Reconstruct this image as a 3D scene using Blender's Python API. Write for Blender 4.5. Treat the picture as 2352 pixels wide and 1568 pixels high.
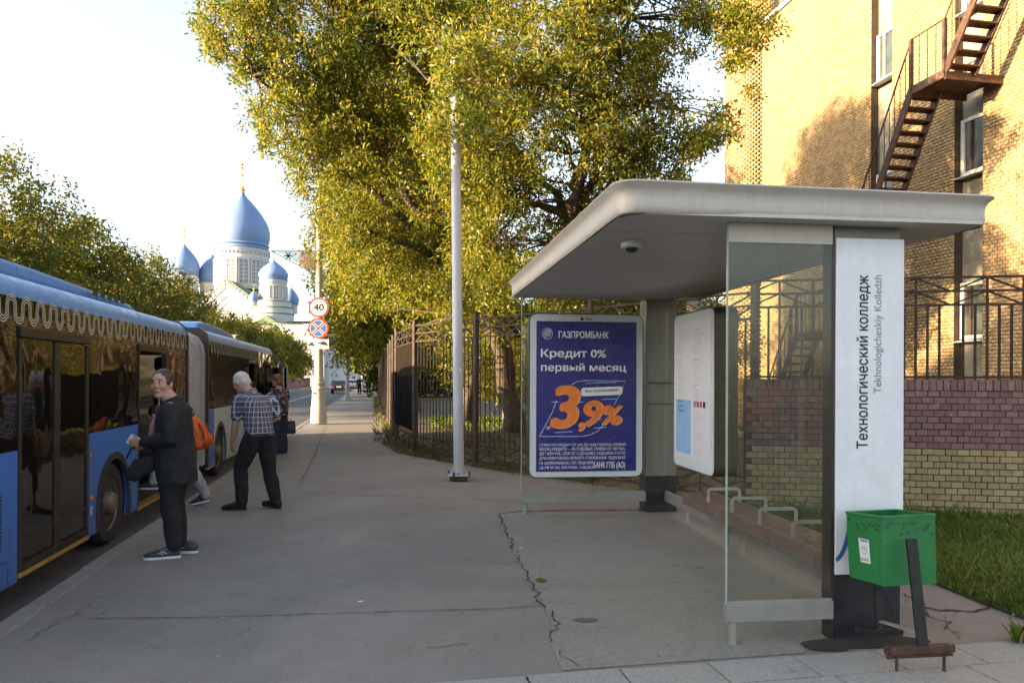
import bpy, math, random
import numpy as np
from mathutils import Vector, Matrix, noise as mnoise
random.seed(7)
for o in list(bpy.data.objects): bpy.data.objects.remove(o)
SC = bpy.context.scene
COL = SC.collection
# ------------------------------------------------------------ camera, sky, sun, exposure
F = 1700.0; PX0 = 1176.0; HZ = 868.0; ROLL = 0.004; EYE = 1.6
cd = bpy.data.cameras.new('camera'); cam = bpy.data.objects.new('camera', cd); COL.objects.link(cam)
cd.sensor_width = 36; cd.lens = 36 * F / 2352; cd.shift_y = (HZ - 784) / 2352
cd.clip_start = 0.05; cd.clip_end = 2000
cam.matrix_world = Matrix.Translation((0, 0, EYE)) @ Matrix.Rotation(math.pi / 2, 4, 'X') @ Matrix.Rotation(ROLL, 4, 'Z')
SC.camera = cam
SUN_EL = math.radians(10.6)
w = bpy.data.worlds.new('World'); SC.world = w; w.use_nodes = True
nt = w.node_tree; bg = nt.nodes['Background']
sk = nt.nodes.new('ShaderNodeTexSky'); sk.sky_type = 'NISHITA'; sk.sun_disc = False
sk.sun_elevation = SUN_EL; sk.sun_rotation = math.radians(-111)
sk.air_density = 1.0; sk.dust_density = 2.2; sk.ozone_density = 1.2; sk.altitude = 150
hs = nt.nodes.new('ShaderNodeHueSaturation'); hs.inputs['Saturation'].default_value = 0.62
nt.links.new(sk.outputs[0], hs.inputs['Color']); nt.links.new(hs.outputs[0], bg.inputs[0]); bg.inputs[1].default_value = 0.108
sl = bpy.data.lights.new('sun', 'SUN'); so = bpy.data.objects.new('sun', sl); COL.objects.link(so)
sl.energy = 4.7; sl.angle = math.radians(0.6); sl.color = (1.0, 0.72, 0.42)
sd = Vector((math.cos(SUN_EL) * .934, math.cos(SUN_EL) * .358, -math.sin(SUN_EL)))
so.rotation_euler = sd.to_track_quat('-Z', 'Y').to_euler()
SC.view_settings.view_transform = 'Standard'; SC.view_settings.look = 'None'
SC.view_settings.gamma = 1; SC.view_settings.use_curve_mapping = False
SC.view_settings.exposure = 2.6
SC.cycles.max_bounces = 7; SC.cycles.diffuse_bounces = 3; SC.cycles.glossy_bounces = 3
SC.cycles.transparent_max_bounces = 16; SC.cycles.transmission_bounces = 4

# ------------------------------------------------------------ coordinates
def P(px, py, Y):
    x, y = px - PX0, HZ - py
    x, y = x - ROLL * y, y + ROLL * x
    return Vector((x / F * Y, Y, EYE + y / F * Y))
def G(px, py, z=0.0):
    x, y = px - PX0, HZ - py
    x, y = x - ROLL * y, y + ROLL * x
    Y = (z - EYE) * F / y
    return Vector((x / F * Y, Y, z))
AL = math.atan(0.19); CA, SA = math.cos(AL), math.sin(AL)
def S(r, t, z=0.0):
    return Vector((r * CA - t * SA, r * SA + t * CA, z))
R_AL = Matrix.Rotation(AL, 4, 'Z')

# ------------------------------------------------------------ materials
def lin(c): return tuple(c) + (1,) if len(c) == 3 else tuple(c)
class Mat:
    def __init__(s, name):
        s.m = bpy.data.materials.new(name); s.m.use_nodes = True
        s.t = s.m.node_tree; s.b = s.t.nodes['Principled BSDF']; s.out = s.t.nodes['Material Output']
    def n(s, typ, **kw):
        d = s.t.nodes.new('ShaderNode' + typ)
        for k, v in kw.items():
            if k in d.inputs.keys(): d.inputs[k].default_value = v
            else: setattr(d, k, v)
        return d
    def l(s, a, b): s.t.links.new(a, b)
    def coord(s, kind='Object', scale=(1, 1, 1), rot=(0, 0, 0)):
        c = s.n('TexCoord'); mp = s.n('Mapping'); s.l(c.outputs[kind], mp.inputs[0])
        mp.inputs['Scale'].default_value = scale; mp.inputs['Rotation'].default_value = rot
        return mp.outputs[0]
    def noise(s, vec, scale, detail=4, rough=0.6, dist=0.0):
        d = s.n('TexNoise'); d.inputs['Scale'].default_value = scale; d.inputs['Detail'].default_value = detail
        d.inputs['Roughness'].default_value = rough; d.inputs['Distortion'].default_value = dist
        s.l(vec, d.inputs['Vector']); return d.outputs[0]
    def ramp(s, fac, stops, interp='LINEAR'):
        r = s.n('ValToRGB'); r.color_ramp.interpolation = interp
        e = r.color_ramp.elements
        while len(e) < len(stops): e.new(0.5)
        for el, (p, c) in zip(e, stops):
            el.position = p; el.color = lin(c) if not isinstance(c, (int, float)) else (c, c, c, 1)
        s.l(fac, r.inputs[0]); return r.outputs[0]
    def mix(s, fac, a, b, mode='MIX'):
        d = s.n('MixRGB', blend_type=mode)
        for v, i in ((fac, 0), (a, 1), (b, 2)):
            if isinstance(v, (int, float)): d.inputs[i].default_value = v if i == 0 else (v, v, v, 1)
            elif isinstance(v, tuple): d.inputs[i].default_value = lin(v)
            else: s.l(v, d.inputs[i])
        return d.outputs[0]
    def math(s, op, a, b=0.0, c=None):
        d = s.n('Math', operation=op)
        for v, i in ((a, 0), (b, 1), (c, 2)):
            if v is None: continue
            if isinstance(v, (int, float)): d.inputs[i].default_value = v
            else: s.l(v, d.inputs[i])
        return d.outputs[0]
    def bump(s, h, strength=0.3, dist=0.01):
        d = s.n('Bump'); d.inputs['Strength'].default_value = strength; d.inputs['Distance'].default_value = dist
        s.l(h, d.inputs['Height']); s.l(d.outputs[0], s.b.inputs['Normal'])
    def col(s, c):
        if isinstance(c, tuple): s.b.inputs['Base Color'].default_value = lin(c)
        else: s.l(c, s.b.inputs['Base Color'])

def simple(name, c, rough=0.6, metal=0.0, var=0.15, scale=6.0, bump=0.0, bscale=60.0, spec=None, world=False, rand=0.0, island=0.0):
    M = Mat(name)
    v = M.coord('Object')
    if world:
        g = M.n('NewGeometry'); v = g.outputs['Position']
    n1 = M.noise(v, scale, 6, 0.65)
    lo = tuple(max(0, x * (1 - var * 1.6)) for x in c); hi = tuple(min(1, x * (1 + var * 1.6)) for x in c)
    colr = M.ramp(n1, [(0.25, lo), (0.75, hi)])
    if rand:
        oi = M.n('ObjectInfo')
        colr = M.mix(1.0, colr, M.ramp(oi.outputs['Random'], [(0, 1 - rand), (1, 1 + 0 * rand)]), 'MULTIPLY')
    if island:
        gi = M.n('NewGeometry')
        colr = M.mix(1.0, colr, M.ramp(gi.outputs['Random Per Island'], [(0, 1 - island), (1, 1.0)]), 'MULTIPLY')
    M.col(colr)
    n2 = M.noise(v, scale * 3.1, 4)
    M.l(M.ramp(n2, [(0.3, max(0.02, rough - 0.1)), (0.7, min(1, rough + 0.1))]), M.b.inputs['Roughness'])
    M.b.inputs['Metallic'].default_value = metal
    if spec is not None: M.b.inputs['Specular IOR Level'].default_value = spec
    if bump: M.bump(M.noise(v, bscale, 5), bump, 0.01)
    return M.m

def asphalt(name, c1, c2, patch, world=True):
    M = Mat(name); g = M.n('NewGeometry'); v = g.outputs['Position']
    big = M.noise(v, 0.42, 7, 0.72, 0.9); mid = M.noise(v, 2.2, 6, 0.7, 0.4); fine = M.noise(v, 150, 3, 0.7); f2 = M.noise(v, 45, 4, 0.7)
    c = M.ramp(big, [(0.32, c1), (0.68, c2)])
    c = M.mix(M.ramp(mid, [(0.46, 0.0), (0.72, 0.55)]), c, patch)
    c = M.mix(1.0, c, M.ramp(fine, [(0.25, 0.5), (0.5, 0.95), (0.78, 1.7)]), 'MULTIPLY')
    c = M.mix(1.0, c, M.ramp(f2, [(0.3, 0.86), (0.7, 1.12)]), 'MULTIPLY')
    gum = M.n('TexVoronoi'); gum.inputs['Scale'].default_value = 3.3; M.l(v, gum.inputs['Vector'])
    c = M.mix(M.ramp(gum.outputs['Distance'], [(0.035, 0.4), (0.06, 0.0)]), c, tuple(x * 0.5 for x in c1))
    # small dark stains
    st = M.noise(v, 5.0, 3, 0.5, 1.5)
    c = M.mix(M.ramp(st, [(0.66, 0.0), (0.74, 0.5)]), c, tuple(x * 0.45 for x in c1))
    M.col(c); M.l(M.ramp(mid, [(0.3, 0.62), (0.7, 0.85)]), M.b.inputs['Roughness'])
    M.bump(fine, 0.5, 0.004)
    return M.m

MT = {}
MT['sidewalk'] = asphalt('sidewalk_asphalt', (0.155, 0.144, 0.133), (0.24, 0.22, 0.20), (0.225, 0.18, 0.155))
MT['patch'] = asphalt('patch_asphalt', (0.175, 0.17, 0.15), (0.25, 0.24, 0.21), (0.225, 0.185, 0.16))
MT['road'] = asphalt('road_asphalt', (0.055, 0.056, 0.062), (0.085, 0.085, 0.095), (0.05, 0.05, 0.055))
MT['slab'] = asphalt('concrete_slab', (0.24, 0.235, 0.215), (0.33, 0.315, 0.285), (0.28, 0.26, 0.23))
MT['kerb'] = asphalt('kerb_stone', (0.18, 0.168, 0.153), (0.26, 0.24, 0.22), (0.21, 0.19, 0.168))
MT['crack'] = simple('crack_dark', (0.028, 0.025, 0.022), 0.95, var=0.5, scale=30, world=True)
MT['soil'] = simple('park_soil', (0.075, 0.065, 0.035), 0.95, var=0.5, scale=1.2, world=True, bump=0.6, bscale=20)
MT['line'] = simple('road_paint', (0.6, 0.6, 0.58), 0.7, var=0.2, scale=8, world=True)
MT['white_print'] = simple('white_print', (0.72, 0.72, 0.72), 0.4, var=0.04)
MT['wave_print'] = simple('cream_wave_print', (0.5, 0.49, 0.45), 0.5, var=.08)
MT['grey_metal'] = simple('shelter_metal', (0.38, 0.35, 0.32), 0.5, 0.15, var=0.09, scale=3, bump=0.04, bscale=40)
MT['column_metal'] = simple('dull_column_steel', (0.20, 0.185, 0.165), 0.4, 0.4, var=0.2, scale=2.5)
MT['steel'] = simple('brushed_steel', (0.25, 0.245, 0.225), 0.5, 0.2, var=0.1, scale=5)


MT['black'] = simple('black_panel', (0.018, 0.018, 0.022), 0.35, var=0.3, scale=9)
MT['bezel'] = simple('pale_bezel', (0.55, 0.6, 0.62), 0.4, var=0.05, scale=3)
MT['ironwork'] = simple('brown_ironwork', (0.038, 0.026, 0.02), 0.75, 0.0, var=0.35, scale=14, spec=.25)
MT['postpaint'] = simple('brown_post_paint', (0.055, 0.042, 0.035), 0.85, 0.0, var=0.3, scale=8, spec=.1)
MT['rust'] = simple('rusted_brown_steel', (0.070, 0.036, 0.023), 0.65, 0.2, var=0.45, scale=7, bump=0.2)
MT['dark_sheet'] = simple('dark_sheet', (0.012, 0.011, 0.012), 1.0, 0.0, var=0.3, scale=3, spec=0.0)
MT['bark'] = simple('bark', (0.075, 0.055, 0.04), 0.9, var=0.5, scale=9, bump=0.9, bscale=18)
MT['lamp_pole'] = simple('painted_pole', (0.42, 0.43, 0.45), 0.45, 0.1, var=0.14, scale=5)
MT['cream'] = simple('cream_pole_paint', (0.50, 0.46, 0.38), 0.55, var=0.1, scale=3)
MT['bus_blue'] = simple('bus_blue_paint', (0.034, 0.11, 0.40), 0.45, 0.0, var=0.03, scale=.8, spec=.3)
MT['bus_roof'] = simple('bus_roof_blue', (0.10, 0.25, 0.55), 0.34, var=0.08, scale=3)
MT['bus_white'] = simple('bus_pale_panel', (0.45, 0.55, 0.66), 0.4, var=0.07, scale=3)
MT['rubber'] = simple('tyre_rubber', (0.022, 0.02, 0.018), 0.85, var=0.3, scale=9, bump=0.2)
MT['rim'] = simple('dusty_rim', (0.16, 0.125, 0.10), 0.6, 0.3, var=0.25, scale=8)
MT['trim'] = simple('dark_brown_trim', (0.035, 0.026, 0.02), 0.4, 0.1, var=0.2, scale=5)
MT['yellow'] = simple('yellow_sill', (0.42, 0.24, 0.07), 0.5, 0.3, var=0.2, scale=9)
MT['interior'] = simple('bus_interior', (0.02, 0.018, 0.016), 0.8)
MT['gold'] = simple('gilding', (0.75, 0.48, 0.14), 0.3, 0.8, var=0.1)
MT['church_white'] = simple('church_white', (0.40, 0.405, 0.42), 0.8, var=0.04, scale=0.5, world=True)
MT['church_blue'] = simple('church_blue', (0.12, 0.20, 0.38), 0.6, var=0.06, scale=0.4, world=True)
MT['church_green'] = simple('church_green_roof', (0.12, 0.17, 0.10), 0.6, var=0.15, scale=0.6, world=True)
MT['church_window'] = simple('church_window', (0.16, 0.17, 0.19), 0.25, var=0.3, scale=2, world=True)
MT['plaster'] = simple('grey_plaster', (0.21, 0.185, 0.14), 0.85, var=0.22, scale=1.8, world=True, bump=0.2)
MT['mortar'] = simple('dark_mortar', (0.055, 0.036, 0.022), 0.95, var=0.3, scale=6, world=True)  # mortar colour darkened to hold the shadow inside the joints
MT['white_frame'] = simple('white_window_frame', (0.48, 0.46, 0.42), 0.5, var=0.08, scale=6)
MT['window_dark'] = simple('window_glass', (0.05, 0.06, 0.06), 0.08, var=0.3, scale=2, spec=0.8)
MT['louver'] = simple('white_louver', (0.55, 0.57, 0.6), 0.5, var=0.1, scale=9)
MT['green_paint'] = simple('green_bin_paint', (0.012, 0.20, 0.045), 0.35, var=0.18, scale=5, bump=0.08, bscale=40)
MT['bench_wood'] = simple('bench_brown', (0.13, 0.085, 0.07), 0.55, var=0.25, scale=7)
MT['black_iron'] = simple('black_iron', (0.02, 0.019, 0.019), 0.55, 0.3, var=0.4, scale=15)
MT['sign_red'] = simple('sign_red', (0.42, 0.035, 0.03), 0.4, var=0.06)
MT['sign_blue'] = simple('sign_blue', (0.03, 0.10, 0.30), 0.4, var=0.06)
MT['sign_white'] = simple('sign_white', (0.62, 0.62, 0.6), 0.45, var=0.05)
MT['ink'] = simple('black_ink', (0.012, 0.012, 0.016), 0.5)
MT['ink_grey'] = simple('grey_ink', (0.22, 0.22, 0.25), 0.5)
MT['ad_blue'] = simple('poster_blue', (0.022, 0.022, 0.17), 0.3, var=0.12, scale=2)
MT['ad_orange'] = simple('poster_orange', (0.78, 0.19, 0.03), 0.35, var=0.2, scale=6)
MT['ad_light'] = simple('poster_light_blue', (0.25, 0.45, 0.7), 0.35, var=0.1)
MT['paper'] = simple('timetable_paper', (0.62, 0.62, 0.66), 0.4, var=0.03)
MT['sticker_red'] = simple('sticker_red', (0.5, 0.06, 0.06), 0.4)
MT['amber'] = simple('amber_lamp', (0.8, 0.2, 0.05), 0.3)
MT['red_fence'] = simple('red_brown_fence', (0.10, 0.03, 0.022), 0.6, var=0.2)
MT['chrome'] = simple('satin_chrome', (0.36, 0.35, 0.32), 0.45, 0.4, var=0.08)

def dirty(name, c, dirt, rough, z0, z1, spec=.4):
    M = Mat(name); v = M.coord('Object'); s = M.n('SeparateXYZ'); M.l(v, s.inputs[0])
    st = M.noise(M.coord('Object', (1, 5, .7)), 2.2, 6, .7, .3); sp = M.noise(v, 14, 5, .7)
    k = M.math('MULTIPLY', M.ramp(M.math('DIVIDE', M.math('SUBTRACT', z1, s.outputs[2]), z1 - z0), [(0.0, 0.03), (1.0, 0.75)]), M.ramp(st, [(.35, .25), (.7, 1.0)]))
    k = M.math('ADD', k, M.ramp(sp, [(.62, 0.0), (.8, .16)]))
    M.col(M.mix(k, c, dirt)); M.l(M.ramp(st, [(.3, rough), (.7, rough + .18)]), M.b.inputs['Roughness']); M.b.inputs['Specular IOR Level'].default_value = spec
    MT[name] = M.m
def streaky(name, c, dirt, rough, amt=.5, metal=0.0):
    M = Mat(name); a_ = M.noise(M.coord('Object', (9, 9, .6)), 1.6, 6, .75, .2); b_ = M.noise(M.coord('Object'), 3.0, 6, .7, .5); f_ = M.noise(M.coord('Object'), 90, 3)
    k = M.math('MULTIPLY', M.ramp(a_, [(.48, 0.0), (.75, amt)]), M.ramp(b_, [(.3, .3), (.7, 1.0)]))
    cc_ = M.mix(k, c, dirt); cc_ = M.mix(1.0, cc_, M.ramp(b_, [(.25, .88), (.75, 1.08)]), 'MULTIPLY')
    M.col(M.mix(1.0, cc_, M.ramp(f_, [(.2, .92), (.8, 1.06)]), 'MULTIPLY')); M.l(M.ramp(b_, [(.3, rough - .1), (.7, rough + .12)]), M.b.inputs['Roughness']); M.b.inputs['Metallic'].default_value = metal
    MT[name] = M.m
dirty('bus_blue', (0.045, 0.16, 0.50), (0.07, 0.06, 0.05), .36, .0, 1.1)
dirty('bus_white', (0.42, 0.52, 0.62), (0.14, 0.12, 0.10), .36, .0, 1.2)
streaky('grey_metal', (0.48, 0.435, 0.39), (0.28, 0.24, 0.20), .5, .55, .1)
streaky('white_panel', (0.72, 0.73, 0.77), (0.42, 0.42, 0.42), .4, .25)
streaky('column_metal', (0.22, 0.20, 0.175), (0.10, 0.085, 0.07), .42, .7, .3)
streaky('soffit', (0.52, 0.48, 0.44), (0.40, 0.36, 0.32), .5, .5)
streaky('lamp_pole', (0.42, 0.43, 0.45), (0.22, 0.20, 0.18), .5, .6)
streaky('cream', (0.44, 0.405, 0.335), (0.24, 0.21, 0.17), .55, .6)
streaky('green_paint', (0.014, 0.165, 0.042), (0.02, 0.075, 0.03), .42, .7)
def brick_mat(name, a, b, c, per='object'):
    M = Mat(name); g = M.n('NewGeometry'); v = g.outputs['Position']
    if per == 'object': r = M.n('ObjectInfo').outputs['Random']
    else: r = g.outputs['Random Per Island']
    col = M.ramp(r, [(0.0, a), (0.5, b), (1.0, c)])
    n = M.noise(v, 22, 5, 0.7)
    col = M.mix(1.0, col, M.ramp(n, [(0.2, 0.72), (0.8, 1.2)]), 'MULTIPLY')
    chip = M.noise(v, 14, 2, 0.5, 0.5)
    col = M.mix(M.ramp(chip, [(0.68, 0.0), (0.71, 0.45)]), col, (0.42, 0.34, 0.26))
    M.col(col); M.b.inputs['Roughness'].default_value = 0.85
    M.bump(M.noise(v, 60, 4), 0.5, 0.004)
    return M.m
MT['brick_purple'] = brick_mat('purple_brown_brick', (0.16, 0.082, 0.082), (0.20, 0.104, 0.102), (0.23, 0.13, 0.12))
MT['brick_yellow'] = brick_mat('yellow_brick', (0.25, 0.19, 0.095), (0.31, 0.235, 0.12), (0.36, 0.28, 0.15))
MT['brick_purple_i'] = brick_mat('purple_brown_bricks', (0.16, 0.082, 0.082), (0.20, 0.104, 0.102), (0.23, 0.13, 0.12), 'i')
MT['brick_yellow_i'] = brick_mat('yellow_bricks', (0.25, 0.19, 0.095), (0.31, 0.235, 0.12), (0.36, 0.28, 0.15), 'i')
MT['brick_buff_i'] = brick_mat('buff_bricks', (0.29, 0.185, 0.085), (0.37, 0.245, 0.115), (0.43, 0.29, 0.145), 'i')
MT['brick_buff'] = brick_mat('buff_brick', (0.29, 0.185, 0.085), (0.37, 0.245, 0.115), (0.43, 0.29, 0.145))

def leaf_mat(name, cols, trans=0.45):
    M = Mat(name); g = M.n('NewGeometry')
    c = M.ramp(g.outputs['Random Per Island'], cols)
    n = M.noise(g.outputs['Position'], 0.7, 3)
    c = M.mix(1.0, c, M.ramp(n, [(0.3, 0.7), (0.7, 1.2)]), 'MULTIPLY')
    n2 = M.noise(g.outputs['Position'], 1.4, 3, .6, .8)
    c = M.mix(M.ramp(n2, [(0.50, 0.0), (0.68, 0.5)]), c, tuple(x * k for x, k in zip(cols[0][1], (1.15, 1.25, 1.1))))
    d = M.n('BsdfDiffuse'); t = M.n('BsdfTranslucent'); gl = M.n('BsdfGlossy'); gl.inputs['Roughness'].default_value = 0.45
    M.l(c, d.inputs[0])
    tc = M.mix(1.0, c, (1.35, 1.25, 0.5), 'MULTIPLY'); M.l(tc, t.inputs[0])
    mx = M.n('MixShader'); mx.inputs[0].default_value = trans; M.l(d.outputs[0], mx.inputs[1]); M.l(t.outputs[0], mx.inputs[2])
    m2 = M.n('MixShader'); m2.inputs[0].default_value = 0.025; M.l(mx.outputs[0], m2.inputs[1]); M.l(gl.outputs[0], m2.inputs[2])
    M.l(m2.outputs[0], M.out.inputs[0]); return M.m
MT['leaf'] = leaf_mat('maple_leaves', [(0.0, (0.055, 0.11, 0.012)), (0.35, (0.14, 0.165, 0.018)), (0.75, (0.225, 0.20, 0.024)), (1.0, (0.31, 0.235, 0.032))], 0.5)
MT['leaf2'] = leaf_mat('street_tree_leaves', [(0.0, (0.045, 0.08, 0.014)), (0.5, (0.12, 0.13, 0.02)), (1.0, (0.22, 0.175, 0.026))])
MT['leaf_dark'] = leaf_mat('dark_leaves', [(0.0, (0.022, 0.04, 0.010)), (0.5, (0.04, 0.06, 0.012)), (1.0, (0.08, 0.08, 0.016))], 0.3)
MT['grass'] = leaf_mat('grass_blades', [(0.0, (0.055, 0.10, 0.015)), (0.5, (0.105, 0.165, 0.025)), (0.85, (0.17, 0.20, 0.04)), (1.0, (0.26, 0.22, 0.10))], 0.35)
MT['dry_grass'] = leaf_mat('dry_grass_blades', [(0.0, (0.05, 0.055, 0.015)), (0.5, (0.09, 0.09, 0.03)), (1.0, (0.17, 0.14, 0.07))], 0.3)

def glass_mat(name, tint, dirt=0.08, refl=1.0):
    M = Mat(name); g = M.n('NewGeometry'); v = g.outputs['Position']
    tr = M.n('BsdfTransparent'); tr.inputs[0].default_value = lin(tint)
    gl = M.n('BsdfGlossy'); gl.inputs['Roughness'].default_value = 0.015
    df = M.n('BsdfDiffuse'); df.inputs[0].default_value = (0.4, 0.4, 0.36, 1)
    fr = M.n('LayerWeight'); fr.inputs[0].default_value = 0.5
    m1 = M.n('MixShader'); M.l(M.math('MULTIPLY', M.math('ADD', M.math('MULTIPLY', M.math('POWER', fr.outputs['Facing'], 5.0), 0.4), 0.032), refl), m1.inputs[0]); M.l(tr.outputs[0], m1.inputs[1]); M.l(gl.outputs[0], m1.inputs[2])
    nz = M.noise(v, 3.0, 6, 0.7, 1.0)
    m2 = M.n('MixShader'); M.l(M.ramp(nz, [(0.3, dirt * 0.4), (0.7, dirt * 1.6)]), m2.inputs[0]); M.l(m1.outputs[0], m2.inputs[1]); M.l(df.outputs[0], m2.inputs[2])
    M.l(m2.outputs[0], M.out.inputs[0]); return M.m
MT['glass'] = glass_mat('shelter_glass', (0.92, 0.935, 0.90), 0.014, 1.0)
MT['glass_edge'] = simple('glass_edge_green', (0.30, 0.36, 0.30), 0.2, var=0.1)
def bus_glass():
    M = Mat('dark_bus_glass'); g = M.n('NewGeometry'); v = g.outputs['Position']
    M.col((0.010, 0.007, 0.005)); M.b.inputs['Roughness'].default_value = 0.03
    M.b.inputs['IOR'].default_value = 1.75
    M.b.inputs['Specular Tint'].default_value = (1.0, 0.85, 0.66, 1)
    M.bump(M.noise(v, 1.3, 2, 0.5, 0.6), 0.07, 0.2)
    return M.m
MT['bus_glass'] = bus_glass()

# ------------------------------------------------------------ mesh builder
class MB:
    def __init__(s): s.v = []; s.f = []; s.mi = []; s.cur = 0
    def box(s, c, size, R=None, taper=None):
        hx, hy, hz = [a / 2 for a in size]; b = len(s.v); c = Vector(c)
        for z in (-hz, hz):
            for y in (-hy, hy):
                for x in (-hx, hx):
                    k = taper if (taper and z > 0) else 1
                    p = Vector((x * k, y * k, z))
                    if R is not None: p = R @ p
                    s.v.append(c + p)
        for q in ((0, 2, 3, 1), (4, 5, 7, 6), (0, 1, 5, 4), (1, 3, 7, 5), (3, 2, 6, 7), (2, 0, 4, 6)):
            s.f.append([b + i for i in q]); s.mi.append(s.cur)
        return s
    def box2(s, a, b): # corner to corner
        return s.box([(a[i] + b[i]) / 2 for i in range(3)], [abs(a[i] - b[i]) for i in range(3)])
    def bar(s, p0, p1, w=0.02, h=None, up=(0, 0, 1)):
        p0, p1 = Vector(p0), Vector(p1); d = p1 - p0; L = d.length
        if L < 1e-6: return s
        z = d.normalized(); u = Vector(up)
        if abs(z.dot(u)) > 0.98: u = Vector((1, 0, 0)) if abs(z.x) < 0.9 else Vector((0, 1, 0))
        x = u.cross(z).normalized(); y = z.cross(x)
        R = Matrix((x, y, z)).transposed()
        return s.box((p0 + p1) / 2, (w, h or w, L), R)
    def ring(s, c, x, y, rx, ry, n, p=2.0):
        b = len(s.v)
        for i in range(n):
            a = 2 * math.pi * i / n; ca, sa = math.cos(a), math.sin(a)
            if p != 2.0:
                ca = math.copysign(abs(ca) ** (2 / p), ca); sa = math.copysign(abs(sa) ** (2 / p), sa)
            s.v.append(c + x * (ca * rx) + y * (sa * ry))
        return b
    def loft(s, rings, n=16, p=2.0, cap=True, closed=False):
        bs = [s.ring(Vector(c), Vector(x), Vector(y), rx, ry, n, p) for c, x, y, rx, ry in rings]
        for a, b in zip(bs, bs[1:]):
            for i in range(n):
                j = (i + 1) % n
                s.f.append([a + i, a + j, b + j, b + i]); s.mi.append(s.cur)
        if cap:
            s.f.append([bs[0] + i for i in range(n)][::-1]); s.mi.append(s.cur)
            s.f.append([bs[-1] + i for i in range(n)]); s.mi.append(s.cur)
        return s
    def tube(s, pts, radii, n=10, cap=True):
        pts = [Vector(p) for p in pts]
        if isinstance(radii, (int, float)): radii = [radii] * len(pts)
        rings = []; x = None
        for i, p in enumerate(pts):
            d = (pts[min(i + 1, len(pts) - 1)] - pts[max(i - 1, 0)]).normalized()
            if x is None:
                u = Vector((0, 0, 1)) if abs(d.z) < 0.9 else Vector((0, 1, 0))
                x = u.cross(d).normalized()
            else:
                x = (x - d * x.dot(d))
                x = x.normalized() if x.length > 1e-6 else Vector((1, 0, 0))
            y = d.cross(x)
            rings.append((p, x, y, radii[i], radii[i]))
        return s.loft(rings, n, cap=cap)
    def lathe(s, prof, c=(0, 0, 0), n=24, cap=True, ax='z'):
        c = Vector(c); rings = []
        for r, z in prof:
            if ax == 'z': rings.append((c + Vector((0, 0, z)), Vector((1, 0, 0)), Vector((0, 1, 0)), r, r))
            elif ax == 'x': rings.append((c + Vector((z, 0, 0)), Vector((0, 1, 0)), Vector((0, 0, 1)), r, r))
            else: rings.append((c + Vector((0, z, 0)), Vector((0, 0, 1)), Vector((1, 0, 0)), r, r))
        return s.loft(rings, n, cap=cap)
    def ell(s, c, r, R=None, n=14, m=9):
        b = len(s.v); c = Vector(c)
        for i in range(m + 1):
            ph = math.pi * i / m
            for j in range(n):
                a = 2 * math.pi * j / n
                q = Vector((r[0] * math.sin(ph) * math.cos(a), r[1] * math.sin(ph) * math.sin(a), -r[2] * math.cos(ph)))
                s.v.append(c + (R @ q if R is not None else q))
        for i in range(m):
            for j in range(n):
                k = (j + 1) % n
                s.f.append([b + i * n + j, b + i * n + k, b + (i + 1) * n + k, b + (i + 1) * n + j]); s.mi.append(s.cur)
        return s
    def poly(s, pts):
        b = len(s.v); s.v += [Vector(p) for p in pts]; s.f.append(list(range(b, b + len(pts)))); s.mi.append(s.cur); return s
    def prism(s, pts, off):
        off = Vector(off); b = len(s.v); n = len(pts)
        s.v += [Vector(p) for p in pts] + [Vector(p) + off for p in pts]
        s.f.append(list(range(b, b + n))[::-1]); s.f.append(list(range(b + n, b + 2 * n))); s.mi += [s.cur] * 2
        for i in range(n):
            j = (i + 1) % n; s.f.append([b + i, b + j, b + n + j, b + n + i]); s.mi.append(s.cur)
        return s
    def ribbon(s, pts, w, nrm, closed=False):
        nrm = Vector(nrm); pts = [Vector(p) for p in pts]; b = len(s.v); n = len(pts)
        for i, p in enumerate(pts):
            if closed: d = pts[(i + 1) % n] - pts[i - 1]
            else: d = pts[min(i + 1, n - 1)] - pts[max(i - 1, 0)]
            q = nrm.cross(d.normalized()) * (w[i] if isinstance(w, list) else w) / 2
            s.v += [p + q, p - q]
        for i in range(n if closed else n - 1):
            j = (i + 1) % n
            s.f.append([b + 2 * i, b + 2 * j, b + 2 * j + 1, b + 2 * i + 1]); s.mi.append(s.cur)
        return s
    def build(s, name, mats, parent=None, smooth=False, bevel=0.0, sub=0, fixn=True):
        me = bpy.data.meshes.new(name); me.from_pydata([tuple(v) for v in s.v], [], s.f)
        mats = mats if isinstance(mats, (list, tuple)) else [mats]
        for m in mats: me.materials.append(MT[m] if isinstance(m, str) else m)
        if len(mats) > 1: me.polygons.foreach_set('material_index', s.mi)
        if fixn:
            import bmesh
            bm = bmesh.new(); bm.from_mesh(me)
            bmesh.ops.recalc_face_normals(bm, faces=bm.faces); bm.to_mesh(me); bm.free()
        if smooth:
            me.polygons.foreach_set('use_smooth', [True] * len(me.polygons))
            if smooth != 'all': me.set_sharp_from_angle(angle=math.radians(38))
        me.update()
        o = bpy.data.objects.new(name, me); COL.objects.link(o)
        if parent is not None: o.parent = parent
        if bevel:
            b = o.modifiers.new('bevel', 'BEVEL'); b.width = bevel; b.segments = 2; b.limit_method = 'ANGLE'; b.angle_limit = math.radians(40)
        return o
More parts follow.
